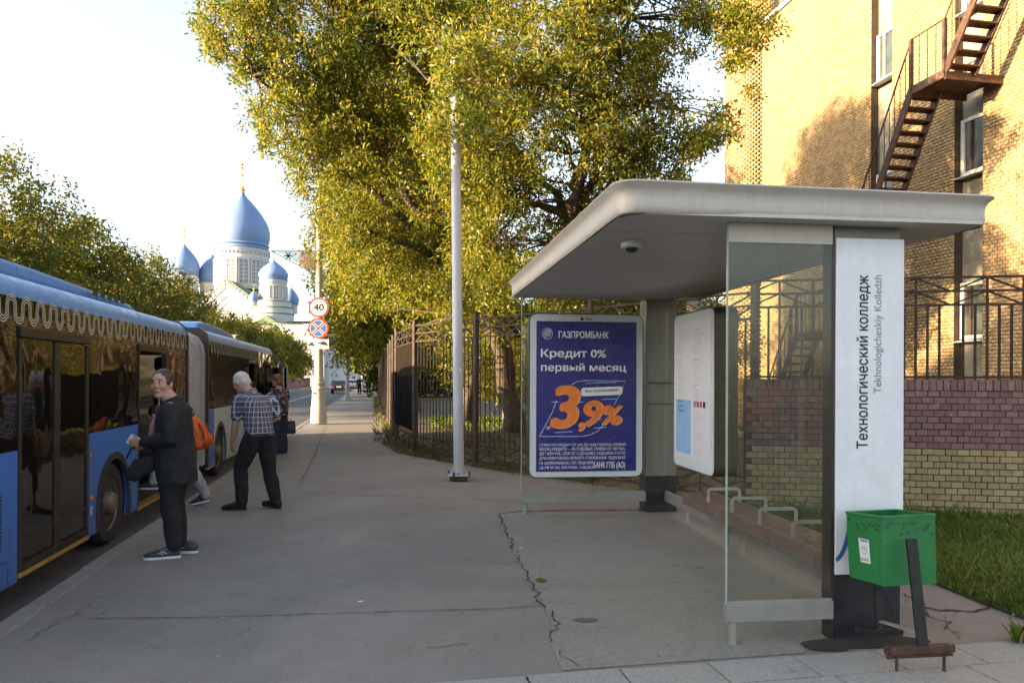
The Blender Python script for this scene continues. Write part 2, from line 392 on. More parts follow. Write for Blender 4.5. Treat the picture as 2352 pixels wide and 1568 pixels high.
def npmesh(name, V, Fq, mats, parent=None, mi=None, smooth=False):
    me = bpy.data.meshes.new(name); k = Fq.shape[1]
    me.vertices.add(len(V)); me.vertices.foreach_set('co', V.astype(np.float32).ravel())
    me.loops.add(Fq.size); me.loops.foreach_set('vertex_index', Fq.astype(np.int32).ravel())
    me.polygons.add(len(Fq)); me.polygons.foreach_set('loop_start', np.arange(0, Fq.size, k, dtype=np.int32))
    for m in (mats if isinstance(mats, (list, tuple)) else [mats]): me.materials.append(MT[m] if isinstance(m, str) else m)
    if mi is not None: me.polygons.foreach_set('material_index', mi.astype(np.int32))
    me.update(calc_edges=True)
    o = bpy.data.objects.new(name, me); COL.objects.link(o)
    if parent is not None: o.parent = parent
    return o
def tag(o, label=None, cat=None, group=None, kind=None):
    if label: o['label'] = label
    if cat: o['category'] = cat
    if group: o['group'] = group
    if kind: o['kind'] = kind
    return o
def empty(name, loc=(0, 0, 0), rz=0.0, label=None, cat=None, group=None):
    o = bpy.data.objects.new(name, None); COL.objects.link(o); o.location = loc; o.rotation_euler = (0, 0, rz)
    o.empty_display_size = 0.1
    return tag(o, label, cat, group)
def copy_tree(o, parent=None):
    c = o.copy(); COL.objects.link(c); c.parent = parent
    for ch in list(o.children): copy_tree(ch, c)
    return c
def copy_thing(o, loc, rz, label=None, group=None):
    c = copy_tree(o); c.location = loc; c.rotation_euler = (0, 0, rz)
    if label: c['label'] = label
    if group: c['group'] = group
    return c
_font_cache = {}
def text(name, body, O, X, Y_, W=None, Hh=None, mat='ink', parent=None, bold=0.0, ext=0.0006, shear=0.0, anchor='left', spacing=1.0):
    """flat lettering: origin O (world or parent frame), X = writing direction, Y_ = up of the letters; fitted to width W / height Hh"""
    cu = bpy.data.curves.new(name, 'FONT'); cu.body = body; cu.size = 1; cu.offset = 0.0; cu.shear = shear; cu.space_character = spacing
    cu.resolution_u = 4
    fixes = [i_ for i_, ch_ in enumerate(body) if ch_ == 'н'] if '\n' not in body else []   # the font's own outline of this letter overlaps itself
    if fixes: cu.body = body.replace('н', 'и')
    t = bpy.data.objects.new(name, cu); COL.objects.link(t)
    bpy.context.view_layer.update()
    dg = bpy.context.evaluated_depsgraph_get()
    me = bpy.data.meshes.new_from_object(t.evaluated_get(dg))
    if fixes:
        import bmesh
        def span(s_):
            cu.body = s_; bpy.context.view_layer.update(); mm = bpy.data.meshes.new_from_object(t.evaluated_get(bpy.context.evaluated_depsgraph_get()))
            xs = [v.co.x for v in mm.vertices]; zs = [v.co.y for v in mm.vertices]; bpy.data.meshes.remove(mm); return min(xs), max(xs), max(zs)
        gw = span('и'); gw_ = gw[1] - gw[0]; bm = bmesh.new(); bm.from_mesh(me)
        for i_ in fixes:
            r_ = span(body[:i_].replace('н', 'и') + 'и')[1]; l_ = r_ - gw_; h_ = gw[2]
            bmesh.ops.delete(bm, geom=[v for v in bm.verts if l_ - .01 < v.co.x < r_ + .01], context='VERTS')
            for x0, x1, y0, y1 in ((l_, l_ + gw_ * .19, 0, h_), (r_ - gw_ * .19, r_, 0, h_), (l_ + gw_ * .19, r_ - gw_ * .19, h_ * .44, h_ * .59)):
                bm.faces.new([bm.verts.new((a_, b_, 0)) for a_, b_ in ((x0, y0), (x1, y0), (x1, y1), (x0, y1))])
        bm.to_mesh(me); bm.free()
    bpy.data.objects.remove(t); bpy.data.curves.remove(cu)
    if bold:      # heavier strokes: the same outline laid a few times side by side, each a hair above the last
        import bmesh
        bm = bmesh.new(); bm.from_mesh(me); src = bm.faces[:] + bm.edges[:] + bm.verts[:]
        for q_, (ox, oy) in enumerate(((-.7, 0), (.7, 0), (0, .5), (0, -.5), (.7, .5), (-.7, -.5))):
            r_ = bmesh.ops.duplicate(bm, geom=src); vs = [g for g in r_['geom'] if isinstance(g, bmesh.types.BMVert)]
            bmesh.ops.translate(bm, verts=vs, vec=(ox * bold, oy * bold, (q_ + 1) * .0006))
        bm.to_mesh(me); bm.free()
    n = len(me.vertices); co = np.empty(n * 3, dtype=np.float32); me.vertices.foreach_get('co', co); co = co.reshape(-1, 3)
    mn, mx = co.min(0), co.max(0)
    sx = W / (mx[0] - mn[0]) if W else None; sy = Hh / (mx[1] - mn[1]) if Hh else None
    if sx is None: sx = sy
    if sy is None: sy = sx
    X, Y_ = Vector(X).normalized(), Vector(Y_).normalized(); Z = X.cross(Y_)
    x = (co[:, 0] - mn[0]) * sx; y = (co[:, 1] - mn[1]) * sy
    if anchor == 'center': x = x - (mx[0] - mn[0]) * sx / 2
    out = np.outer(x, X) + np.outer(y, Y_) + np.array(Vector(O))[None, :] + np.array(Z)[None, :] * (ext + co[:, 2:3] * .05)
    me.vertices.foreach_set('co', out.astype(np.float32).ravel()); me.name = name
    me.materials.clear(); me.materials.append(MT[mat]); me.update()
    o = bpy.data.objects.new(name, me); COL.objects.link(o)
    if parent is not None: o.parent = parent
    return o
# ------------------------------------------------------------ ground, road, pavement
def sheet(name, pts, z, m, **kw):
    o = MB().poly([(p[0], p[1], z) for p in pts]).build(name, m, fixn=False)
    if o.data.polygons[0].normal.z < 0: o.data.flip_normals()
    return tag(o, kind='structure', **kw)
def Sr(Rp, Y): return Vector((Rp - 0.19 * Y, Y, 0))     # a point on a line parallel to the street, by depth
KERB = -2.25
sheet('ground', [(-700, -300), (700, -300), (700, 900), (-700, 900)], -0.24, 'soil')
sheet('road', [Sr(-9.7, -60), Sr(KERB - 0.16, -60), Sr(KERB - 0.16, 420), Sr(-9.7, 420)], -0.17, 'road')
A_ = Vector((-.66, 13.55, 0)); B_ = Vector((1.22, 11.45, 0)); C_ = Vector((3.02, 9.2, 0)); Z1 = Vector((-2.03, 15.45, 0)); Z2 = Vector((-2.83, 18.15, 0))
sheet('sidewalk', [Sr(KERB, 1.0), S(.06, 1.0), S(.06, 3.57), S(.30, 3.57), S(.30, 3.88), S(3.3, 3.88), S(4.3, 3.88), S(9, 3.88), (7.5, 8.5), (3.0, 9.3), B_ + Vector((-.1, -.15, 0)), A_ + Vector((-.1, -.15, 0)), Z1 + Vector((-.15, -.1, 0)), Z2 + Vector((-.2, 0, 0)), Sr(.55, 60), Sr(.55, 400), Sr(KERB, 400)], 0.0, 'sidewalk')
sheet('park_ground', [Sr(KERB + .05, -60), (160, -60), (160, 400), Sr(KERB + .05, 400)], -0.05, 'soil')
sheet('far_pavement', [Sr(-12.0, -60), Sr(-9.7, -60), Sr(-9.7, 400), Sr(-12.0, 400)], -0.02, 'sidewalk')
sheet('far_verge', [Sr(-90, -60), Sr(-12.0, -60), Sr(-12.0, 400), Sr(-90, 400)], -0.03, 'soil')
sheet('worn_patch', [G(1150, 1180), G(1190, 1176), G(1560, 1183), G(1915, 1400), G(1912, 1465), G(1840, 1500), G(1290, 1540), G(1262, 1470), G(1270, 1440), G(1240, 1370), G(1180, 1270)], 0.004, 'patch')
# kerb stones: one stone per metre, the near ones are objects of their own
kerb = tag(empty('kerb', S(0, 0), 0), kind='structure')
kst = MB().box((0, 0, 0), (0.15, 0.985, 0.26)).build('kerb_stone', 'kerb', kerb, bevel=0.012)
first = True
for i in range(0, 46):
    t = 0.2 + i * 1.0
    o = kst if first else kst.copy()
    if not first: COL.objects.link(o)
    first = False
    o.location = S(KERB * CA - 0.075 + random.uniform(-.004, .004), t, -0.122 + random.uniform(-.004, .004)); o.rotation_euler = (0, 0, AL + random.uniform(-.004, .004))
m = MB()
for i in range(46, 400, 4): m.box(S(KERB * CA - 0.075, i + 1.7, -0.122), (0.15, 3.97, 0.26), R_AL.to_3x3())
tag(m.build('kerb_run', 'kerb', kerb), kind='stuff')
m = MB()
for i in range(-60, 400, 5): m.box(S(-9.7 * CA, i, -0.08), (0.15, 4.97, 0.16), R_AL.to_3x3())
tag(m.build('far_kerb', 'kerb'), kind='structure')
m = MB(); m.poly([S(-5.9, -60, -.166), S(-5.78, -60, -.166), S(-5.78, 400, -.166), S(-5.9, 400, -.166)])
m.poly([S(-9.2, 60, -.166), S(-9.05, 60, -.166), S(-9.05, 400, -.166), S(-9.2, 400, -.166)])
tag(m.build('road_markings', 'line'), kind='structure')
# concrete slabs across the foreground
sl_p = tag(empty('slab_path', (0, 0, 0)), kind='structure')
def slab(r0, r1, t0, t1):
    g = 0.007
    o = MB().box((0, 0, 0), (r1 - r0 - 2 * g, t1 - t0 - 2 * g, 0.05)).build('paving_slab', 'slab', sl_p, bevel=0.004)
    o.location = S((r0 + r1) / 2, (t0 + t1) / 2, -0.012 + random.uniform(-.0025, .0025)); o.rotation_euler = (random.uniform(-.003, .003), random.uniform(-.003, .003), AL + random.uniform(-.002, .002))
for k in range(12):
    r0 = 0.30 + k * 0.52; slab(r0, r0 + 0.52, 3.58, 3.88)
for k in range(9):
    for j in range(3):
        r0 = 0.05 + k * 0.80 + (0.3 if j % 2 else 0); slab(r0, r0 + 0.80, 3.58 - 0.6 * (j + 1), 3.58 - 0.6 * j)
# cracks and seams in the asphalt
def crack(pts, w0, seed, jit=0.012, step=0.05, z=0.007):
    rnd = random.Random(seed); out = []; ws = []
    for a, b in zip(pts, pts[1:]):
        n = max(2, int((b - a).length / step))
        for i in range(n):
            p = a.lerp(b, i / n); out.append(Vector((p.x + rnd.gauss(0, jit), p.y + rnd.gauss(0, jit), z))); ws.append(w0 * rnd.uniform(0.35, 1.5))
    out.append(Vector((pts[-1].x, pts[-1].y, z))); ws.append(w0 * .3)
    return out, ws
cm = MB()
for i, (pl, wd, j) in enumerate([
    ([G(1148, 1182), G(1163, 1218), G(1180, 1262)], .014, .014), ([G(1183, 1268), G(1205, 1310), G(1222, 1340), G(1240, 1372), G(1253, 1398)], .012, .014),
    ([G(1258, 1402), G(1276, 1420), G(1278, 1445), G(1266, 1462), G(1268, 1478)], .011, .012), ([G(1286, 1496), G(1296, 1515), G(1330, 1532)], .008, .012),
    ([G(200, 1421), G(480, 1418), G(800, 1408), G(1120, 1399), G(1250, 1391)], .009, .003), ([G(1225, 1385), G(1250, 1376)], .005, .008), ([G(1190, 1400), G(1215, 1388)], .004, .008),
    ([G(640, 1134), G(820, 1138), G(1010, 1143), G(1195, 1152)], .012, .003), ([G(748, 978), G(735, 1010), G(722, 1050), G(690, 1110)], .012, .02),
    ([G(1148, 1180), G(1200, 1174), G(1330, 1171), G(1480, 1172)], .03, .02),
    ([G(2105, 1395), G(2160, 1402), G(2240, 1404), G(2275, 1390)], .02, .015), ([G(2085, 1365), G(2120, 1400), G(2180, 1440), G(2200, 1470)], .012, .02),
    ([G(60, 1475), G(140, 1420), G(230, 1380)], .005, .02), ([G(980, 1490), G(1080, 1480)], .006, .02)]):
    a, b = crack(pl, wd, i, j); cm.ribbon(a, b, (0, 0, 1))
tag(cm.build('sidewalk_cracks', 'crack', fixn=False), kind='structure')
# wet / dirt stains under the bin and on the asphalt
def blob(name, c, rx, ry, m, z, seed, n=26, rot=0.0):
    rnd = random.Random(seed); pts = []
    ph = [rnd.uniform(0, 6.28) for _ in range(5)]
    for i in range(n):
        a = 2 * math.pi * i / n; k = 1 + sum(0.16 / (q + 1) * math.sin((q + 2) * a + ph[q]) for q in range(5))
        x, y = rx * k * math.cos(a), ry * k * math.sin(a)
        pts.append(Vector((c.x + x * math.cos(rot) - y * math.sin(rot), c.y + x * math.sin(rot) + y * math.cos(rot), z)))
    return tag(MB().poly(pts).build(name, m, fixn=False), kind='structure')
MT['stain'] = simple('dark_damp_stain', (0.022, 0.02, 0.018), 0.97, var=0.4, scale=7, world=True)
MT['stain2'] = simple('grey_stain', (0.105, 0.10, 0.09), 0.7, var=0.2, scale=12, world=True)
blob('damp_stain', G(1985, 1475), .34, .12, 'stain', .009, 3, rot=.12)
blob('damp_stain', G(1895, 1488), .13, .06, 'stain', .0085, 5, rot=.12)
blob('grey_stain', G(1345, 1425), .07, .05, 'stain2', .009, 8)
# litter
lf = MB().poly([G(1229, 1331, .012), G(1236, 1326, .02), G(1252, 1328, .018), G(1256, 1332, .012), G(1244, 1336, .012)]).build('fallen_leaf', 'leaf', fixn=False)
tag(lf, 'small yellow-green leaf fallen on the asphalt beside the long crack', 'leaf')
def butt(px, py, rz, label, up=False):
    p = G(px, py); a = Vector((math.cos(rz), math.sin(rz), 0)) * .018
    o = MB().tube([p - a + Vector((0, 0, .006)), p + a + Vector((0, 0, .006))], .0045, 8).build('cigarette_butt', 'sign_white', smooth=True)
    tag(o, label, 'cigarette butt')
butt(1196, 1609 - 350, .9, 'tiny white cigarette butt beside the upper part of the long crack')
butt(828, 1382, .3, 'white cigarette butt alone on the open asphalt left of the crack')
butt(1184, 1271, 1.4, 'white scrap lying in the kink of the long crack')

# ------------------------------------------------------------ grass
def grass(name, poly, n, h, seed, zbase=0.02, parent=None, mat='grass', wd=0.006):
    rs = np.random.RandomState(seed); P2 = np.array([(p[0], p[1]) for p in poly]); mn, mx = P2.min(0), P2.max(0)
    pts = rs.uniform(mn, mx, (n * 2, 2)); inside = np.zeros(len(pts), bool); j = len(P2) - 1
    for i in range(len(P2)):
        xi, yi = P2[i]; xj, yj = P2[j]
        inside ^= ((yi > pts[:, 1]) != (yj > pts[:, 1])) & (pts[:, 0] < (xj - xi) * (pts[:, 1] - yi) / (yj - yi + 1e-12) + xi); j = i
    p = pts[inside][:n]; k = len(p); a = rs.uniform(0, 6.283, k); hh = h * rs.lognormal(0, .35, k) * (0.6 + 0.8 * np.array([mnoise.noise((x * 1.7, y * 1.7, seed)) * .5 + .5 for x, y in p]))
    wd_ = wd * rs.uniform(.7, 1.5, k); le = rs.uniform(0.15, 0.9, k) * hh; b = rs.uniform(0, 6.283, k)
    V = np.zeros((k, 4, 3)); V[:, 0, 0] = p[:, 0] - np.cos(a) * wd_; V[:, 0, 1] = p[:, 1] - np.sin(a) * wd_
    V[:, 1, 0] = p[:, 0] + np.cos(a) * wd_; V[:, 1, 1] = p[:, 1] + np.sin(a) * wd_
    V[:, 2, 0] = p[:, 0] + np.cos(b) * le * .4 + np.cos(a) * wd_ * .8; V[:, 2, 1] = p[:, 1] + np.sin(b) * le * .4 + np.sin(a) * wd_ * .8; V[:, 2, 2] = hh * .6
    V[:, 3, 0] = p[:, 0] + np.cos(b) * le; V[:, 3, 1] = p[:, 1] + np.sin(b) * le; V[:, 3, 2] = hh
    V[:, :, 2] += zbase
    Fq = np.arange(k * 4).reshape(k, 4)[:, [0, 1, 2, 3]]
    return tag(npmesh(name, V.reshape(-1, 3), Fq, mat, parent), kind='stuff')
LAWN = [(2.36, 8.95), (2.5, 6.9), (2.75, 6.25), (3.02, 5.98), (3.3, 5.86), (3.33, 5.6), (3.36, 5.3), (3.42, 4.95), (3.6, 4.6), (8, 4.4), (8, 8.1), (3.05, 9.05)]
MT['lawn_soil'] = simple('lawn_soil', (0.05, 0.055, 0.02), 0.95, var=0.4, scale=8, world=True, bump=0.6)
sheet('lawn_ground', LAWN, 0.015, 'lawn_soil')
grass('lawn', LAWN, 110000, 0.036, 4)
grass('weeds_at_wall', [(2.6, 8.7), (8, 7.8), (8, 8.05), (3, 8.98)], 2600, 0.075, 5, wd=.008)
grass('grass_tuft', [(3.02, 4.45), (3.5, 4.5), (3.5, 4.6), (3.1, 4.6)], 500, 0.05, 6)
grass('verge_weeds', [A_ + Vector((-.1, -.35, 0)), B_ + Vector((-.1, -.3, 0)), B_ + Vector((.4, .4, 0)), A_ + Vector((.4, .5, 0))], 7000, 0.03, 7, mat='dry_grass')
grass('fence_weeds', [Z2 + Vector((-.5, -.3, 0)), Z2 + Vector((.1, -.6, 0)), Sr(.75, 60), Sr(.2, 60)], 9000, 0.13, 8, wd=.012, mat='dry_grass')
grass('fence_weeds', [Z1 + Vector((-.35, -.1, 0)), A_ + Vector((-.25, -.2, 0)), A_ + Vector((0, .2, 0)), Z2 + Vector((.3, 0, 0)), Z2 + Vector((-.35, -.3, 0))], 2600, 0.07, 9, wd=.009, mat='dry_grass')
grass('park_grass', [(-2.6, 24), (8, 22), (10, 30), (-3.5, 31)], 22000, 0.09, 10, zbase=-.04, wd=.014)
# dead leaves strewn along the fence foot
rs = np.random.RandomState(3); k = 900; u = rs.uniform(0, 1, k)
pts = np.where(rs.uniform(0, 1, k)[:, None] < .5, np.array(A_)[None, :2] * (1 - u)[:, None] + np.array(B_)[None, :2] * u[:, None], np.array(B_)[None, :2] * (1 - u)[:, None] + np.array([2.6, 9.2])[None] * u[:, None]) + rs.normal(0, .16, (k, 2)) + np.array([-.05, -.1])
k2 = 260; p2 = np.stack([rs.uniform(2.3, 5.6, k2), rs.uniform(4.4, 8.9, k2)], 1); pts = np.concatenate([pts, p2]); k = len(pts)
a = rs.uniform(0, 6.28, k); L = rs.uniform(.012, .03, k); V = np.zeros((k, 4, 3))
for q, (f, s_) in enumerate([(1, 0), (0, .45), (-1, 0), (0, -.45)]):
    V[:, q, 0] = pts[:, 0] + L * (f * np.cos(a) - s_ * np.sin(a)); V[:, q, 1] = pts[:, 1] + L * (f * np.sin(a) + s_ * np.cos(a)); V[:, q, 2] = .014 + rs.uniform(0, .02, k)
MT['dead_leaf'] = brick_mat('dead_leaves', (0.16, 0.11, 0.04), (0.25, 0.19, 0.08), (0.33, 0.29, 0.18), 'i')
tag(npmesh('dead_leaves', V.reshape(-1, 3), np.arange(k * 4).reshape(k, 4), 'dead_leaf'), kind='stuff')

# ------------------------------------------------------------ iron fences
def fence_section(par, p0, p1, zb, zt, stuff=None, lower=True, wall=False, npk=None, pw=.020):
    """rails, zigzag truss and pickets between two posts; each bar a part (or all into MB 'stuff')"""
    d = (p1 - p0); L = d.length; d = d.normalized(); nrm = Vector((-d.y, d.x, 0))
    n = npk or max(3, int(round(L / 0.131 / 3)) * 3); sp = L / n; bands = [zt, zt - .165, zt - .33]
    def put(name, a, b, w_):
        if stuff is not None: stuff.bar(a, b, w_); return
        MB().bar(a, b, w_).build(name, 'ironwork', par)
    U = Vector((0, 0, 1))
    zs = list(bands) + ([zb + .34, zb + .06] if lower else [zb])
    for z in zs: put('rail', p0 + U * z, p1 + U * z, .027)
    for i in range(1, n):
        q = p0 + d * (i * sp); lo = zb + .06 if (i % 3 == 0 or not lower) else zb + .34 - .03
        if not lower: lo = zb - .03
        hi = bands[0] if i % 3 == 0 else bands[2]
        put('picket', q + U * lo, q + U * hi, pw)
    for i in range(n // 3):
        a, b = p0 + d * (i * 3 * sp) + nrm * .012, p0 + d * ((i + 1) * 3 * sp) + nrm * .012
        up = i % 2 == 0
        for zt_, zb_ in ((bands[0], bands[1]), (bands[1], bands[2])):
            put('brace', a + U * ((zb_ if up else zt_)), b + U * ((zt_ if up else zb_)), .021)
        if lower:
            for zt_, zb_ in ((zb + .34, zb + .2), (zb + .2, zb + .06)):
                put('brace', a + U * ((zb_ if up else zt_)), b + U * ((zt_ if up else zb_)), .021)
def fence_post(par, p, z0, z1, w_=.085):
    o = MB().box((0, 0, (z0 + z1) / 2), (w_, w_, z1 - z0)).box((0, 0, z1 + .012), (w_ + .02, w_ + .02, .024)).build('post', 'postpaint', par, bevel=.006)
    o.location = (p.x, p.y, 0); o.rotation_euler = (0, 0, .7)
fc = empty('iron_fence', (0, 0, 0), 0, 'brown iron picket fence with zigzag top bands behind the grey pole', 'fence')
for a, b in ((Z1, A_), (A_, B_), (B_, C_)): fence_section(fc, a, b, 0.03, 2.68)
grass('park_litter', [(-1.8, 17), (0.5, 13.4), (3.2, 10.4), (9, 10.4), (9, 22), (-2.6, 24)], 12000, 0.04, 12, zbase=-.04, wd=.014, mat='dry_grass')
for p in (A_, B_, C_): fence_post(fc, p, -.05, 2.78)
fs = empty('iron_fence', (0, 0, 0), 0, 'long sunlit brown iron fence along the far pavement, seen nearly end-on', 'fence')
far = [Z1, Z2]; q = Z2
for i in range(22):
    q = q + Vector((-.1867, .9824, 0)) * 2.8; far.append(q)
st = MB(); st2 = MB()
for i, (a, b) in enumerate(zip(far, far[1:])):
    if i < 4: fence_section(fs, a, b, 0.03, 2.68, pw=.013)
    else: fence_section(fs, a, b, 0.03, 2.68, stuff=st, pw=.013)
for i, p in enumerate(far):
    fence_post(fs, p, -.05, 2.78)
tag(st.build('far_pickets', 'ironwork', fs), kind='stuff')
dsh = MB()
d = (Z1 - Z2).normalized(); nn = Vector((-.93, -.2, 0)) * .05
for a, b, z1 in ((Z2 + d * .15, Z1 - d * .05, 1.62), (Z2 - Vector((-.19, .98, 0)) * -1.0, Z2 + d * .1, 1.72)):
    MB().bar(a + nn + Vector((0, 0, z1 - .55)), b + nn + Vector((0, 0, z1 - .55)), 1.15, .012, up=(nn.x, nn.y, 0)).build('dark_sheet', 'dark_sheet', fs)
# brick wall with fence on it
wd_ = Vector((1, -.185, 0)).normalized(); wn = Vector((-.185, -1, 0)).normalized()   # towards the camera
W0 = Vector((2.9, 9.14, 0)); WL = 6.5; WH = 1.6; WT = 0.38
bw = empty('brick_wall', W0, 0, 'low brick wall behind the shelter, purple-brown bricks above and yellow bricks below', 'wall')
Rw = Matrix((wd_, -wn, Vector((0, 0, 1)))).transposed()
def wl(x, z, d=0): return wd_ * x + wn * d + Vector((0, 0, z))
MB().box(wl(WL / 2, WH / 2 - .005, -WT / 2 - .006), (WL - .01, WT, WH - .01), Rw).build('core', 'mortar', bw)
brick_w = MB().box((0, 0, 0), (.119, .05, .065)).build('brick', 'brick_purple', bw); brick_s = MB().box((0, 0, 0), (.065, WT + .03, .125)).build('brick', 'brick_purple', bw)
brick_y = MB().box((0, 0, 0), (.119, .05, .065)).build('brick', 'brick_yellow', bw)
protos = {'w': [brick_w, True], 's': [brick_s, True], 'y': [brick_y, True]}
spots = []
for i in range(int(WL / .0765)): spots.append(('s', .04 + i * .0765, WH - .0625, -WT / 2 + .0))
z = WH - .125 - .01 - .0325; row = 0
while z > 0.0:
    for i in range(int(WL / .129) + 1):
        spots.append(('y' if z < .80 else 'w', .06 + i * .129 + (.0645 if row % 2 else 0), z, -.022 + random.uniform(-.003, .003)))
    z -= .0762; row += 1
def scr(p):
    q = p - Vector((0, 0, EYE)); return PX0 + q.x / q.y * F, HZ - q.z / q.y * F
vis = []
for s in spots:
    x, y = scr(W0 + wl(s[1], s[2])); ok = (2083 < x < 2365 or 1715 < x < 1925) and y < 1190
    vis.append((0 if (ok and x > 2000) else (1 if ok else 2), -x, s))
vis.sort(key=lambda q: (q[0], q[1]))
bs = {'p': MB(), 'y': MB()}
for i, (_, _, s) in enumerate(vis):
    kind, x, z, d = s
    loc = wl(x + random.uniform(-.003, .003), z + random.uniform(-.002, .002), d if kind != 's' else -WT / 2 + .006 + random.uniform(-.004, .002))
    if i < 300:
        pr = protos[kind]; o = pr[0] if pr[1] else pr[0].copy()
        if not pr[1]: COL.objects.link(o)
        pr[1] = False; o.parent = bw; o.location = loc; o.rotation_euler = (Rw @ Matrix.Rotation(random.uniform(-.02, .02), 3, 'Y')).to_euler()
    else:
        mbb = bs['y' if kind == 'y' else 'p']
        mbb.box(loc, (.065, WT + .03, .125) if kind == 's' else (.119, .05, .065), Rw)
for k, v in protos.items():
    if v[1]: bpy.data.objects.remove(v[0])
tag(bs['p'].build('further_bricks', 'brick_purple_i', bw), kind='stuff'); tag(bs['y'].build('further_yellow_bricks', 'brick_yellow_i', bw), kind='stuff')
fw = empty('iron_fence', W0, 0, 'brown iron fence of thin bars with zigzag bands, standing on top of the brick wall', 'fence')
for k in range(3):
    p0 = wl(k * 2.36 + .02, 0, -WT / 2); p1 = wl((k + 1) * 2.36 + .02, 0, -WT / 2)
    fence_section(fw, p0, p1, 1.63, 2.83, lower=False, npk=18, pw=.023)

# ------------------------------------------------------------ brick building
RB = 13.0 * CA; BT0, BT1 = 4.0, 22.7; BH = 13.35
bd = empty('brick_building', S(RB, BT0), AL, 'tall buff brick building with recessed window strips, lit by the low sun', 'building')
# local: x = r - RB, y = t - BT0
def tY(px, R=13.0):
    a = (px - PX0) / F; Y = R / (a + .19); return CA * Y - SA * (a * Y)
STR = []
for pa, pb in ((1998, 2047), (2190, 2256)): STR.append((tY(pb) - BT0, tY(pa) - BT0))
STR.insert(0, (STR[1][0] - 3.35, STR[1][0] - 2.6))
LN = BT1 - BT0
ys = [0] + [v for s in sorted(STR) for v in s] + [LN]
segs = [(ys[i], ys[i + 1]) for i in range(0, len(ys), 2)]
m = MB()
for a, b in segs: m.box2((0.008, a, -.2), (.6, b, BH))
m.build('wall', 'mortar', bd)
m = MB().box2((.6, 0, -.2), (9, LN, BH)).build('inner_wall', 'plaster', bd)
# bricks of the facade
cells = []
row = 0; z = 0.0
while z < BH - .08:
    for a, b in segs:
        n = int((b - a + .01) / .125); w1 = (b - a) / n; off = (w1 / 2 if row % 2 else 0)
        for i in range(n + (1 if row % 2 else 0)):
            y0 = a + i * w1 - off; y1 = y0 + w1
            y0 = max(y0, a); y1 = min(y1, b)
            if y1 - y0 > .02: cells.append((y0 + .006, y1 - .006, z + .005, z + .071))
    z += .0765; row += 1
cells = np.array(cells); jit = np.random.RandomState(2).uniform(-.004, .003, len(cells))
Wc = np.array([list(S(RB, BT0 + (c[0] + c[1]) / 2, (c[2] + c[3]) / 2)) for c in cells])
sx = PX0 + Wc[:, 0] / Wc[:, 1] * F; sy = HZ - (Wc[:, 2] - EYE) / Wc[:, 1] * F
vis_ = (sx > 2262) & (sx < 2350) & (sy > 20) & (sy < 640)
order = np.argsort(np.where(vis_, 0, 1000) + np.abs(sy - 560) * .01 - sx * .001)
near = set(order[:290].tolist())
bmes = None
for i in near:
    c = cells[i]
    if bmes is None:
        o = MB().box((0, 0, 0), (.03, .112, .066)).build('brick', 'brick_buff', bd); bmes = o
    else: o = bmes.copy(); COL.objects.link(o)
    o.location = (jit[i] + .004, (c[0] + c[1]) / 2, (c[2] + c[3]) / 2)
msk = np.array([i not in near for i in range(len(cells))]); c = cells[msk]; jx = jit[msk] - .010
k = len(c); V = np.zeros((k, 8, 3))
for q, (dx, yy, zz) in enumerate([(0, 0, 2), (0, 1, 2), (0, 1, 3), (0, 0, 3), (1, 0, 2), (1, 1, 2), (1, 1, 3), (1, 0, 3)]):
    V[:, q, 0] = jx + dx * .022; V[:, q, 1] = c[:, yy]; V[:, q, 2] = c[:, zz]
fl = np.array([[0, 3, 2, 1], [0, 1, 5, 4], [1, 2, 6, 5], [2, 3, 7, 6], [3, 0, 4, 7]])
Fq = (np.arange(k)[:, None, None] * 8 + fl[None]).reshape(-1, 4)
tag(npmesh('facade_bricks', V.reshape(-1, 3), Fq, 'brick_buff_i', bd), kind='stuff')
MB().box2((-.06, -.05, BH), (9, LN + .02, BH + .14)).build('roof_edge', 'white_frame', bd)
# window strips
for si, (a, b) in enumerate(sorted(STR)):
    MB().box2((.22, a, -.1), (.3, b, BH - .02)).build('strip_panel', 'plaster', bd)
    off = {0: 0.2, 1: 0.0, 2: -.45}[si]
    for fl_ in range(3):
        z0 = 2.5 + 3.62 * fl_ + off; z1 = z0 + 1.25
        louv = (si == 1 and fl_ == 2)
        win = MB().box2((.13, a + .03, z0), (.2, b - .03, z0 + .08)).box2((.13, a + .03, z1 - .08), (.2, b - .03, z1)).box2((.13, a + .03, z0 + .08), (.2, a + .13, z1 - .08)).box2((.13, b - .13, z0 + .08), (.2, b - .03, z1 - .08)).build('window', 'white_frame', bd, bevel=.006)
        if louv:
            for q in range(14): MB().box2((.15, a + .14, z0 + .1 + q * .078), (.175, b - .14, z0 + .16 + q * .078)).build('slat', 'louver', win)
        else:
            MB().box2((.165, a + .13, z0 + .08), (.175, b - .13, z1 - .08)).build('pane', 'window_dark', win)
            MB().box2((.12, b - .35, z0 + .08), (.155, b - .30, z1 - .08)).build('mullion', 'rust' if si == 1 else 'white_frame', win)
        MB().prism([(.2, a + .005, z0 - .01), (-.05, a + .005, z0 - .06), (-.05, a + .005, z0 - .075), (.2, a + .005, z0 - .05)], (0, b - a - .01, 0)).build('sill', 'louver', win)
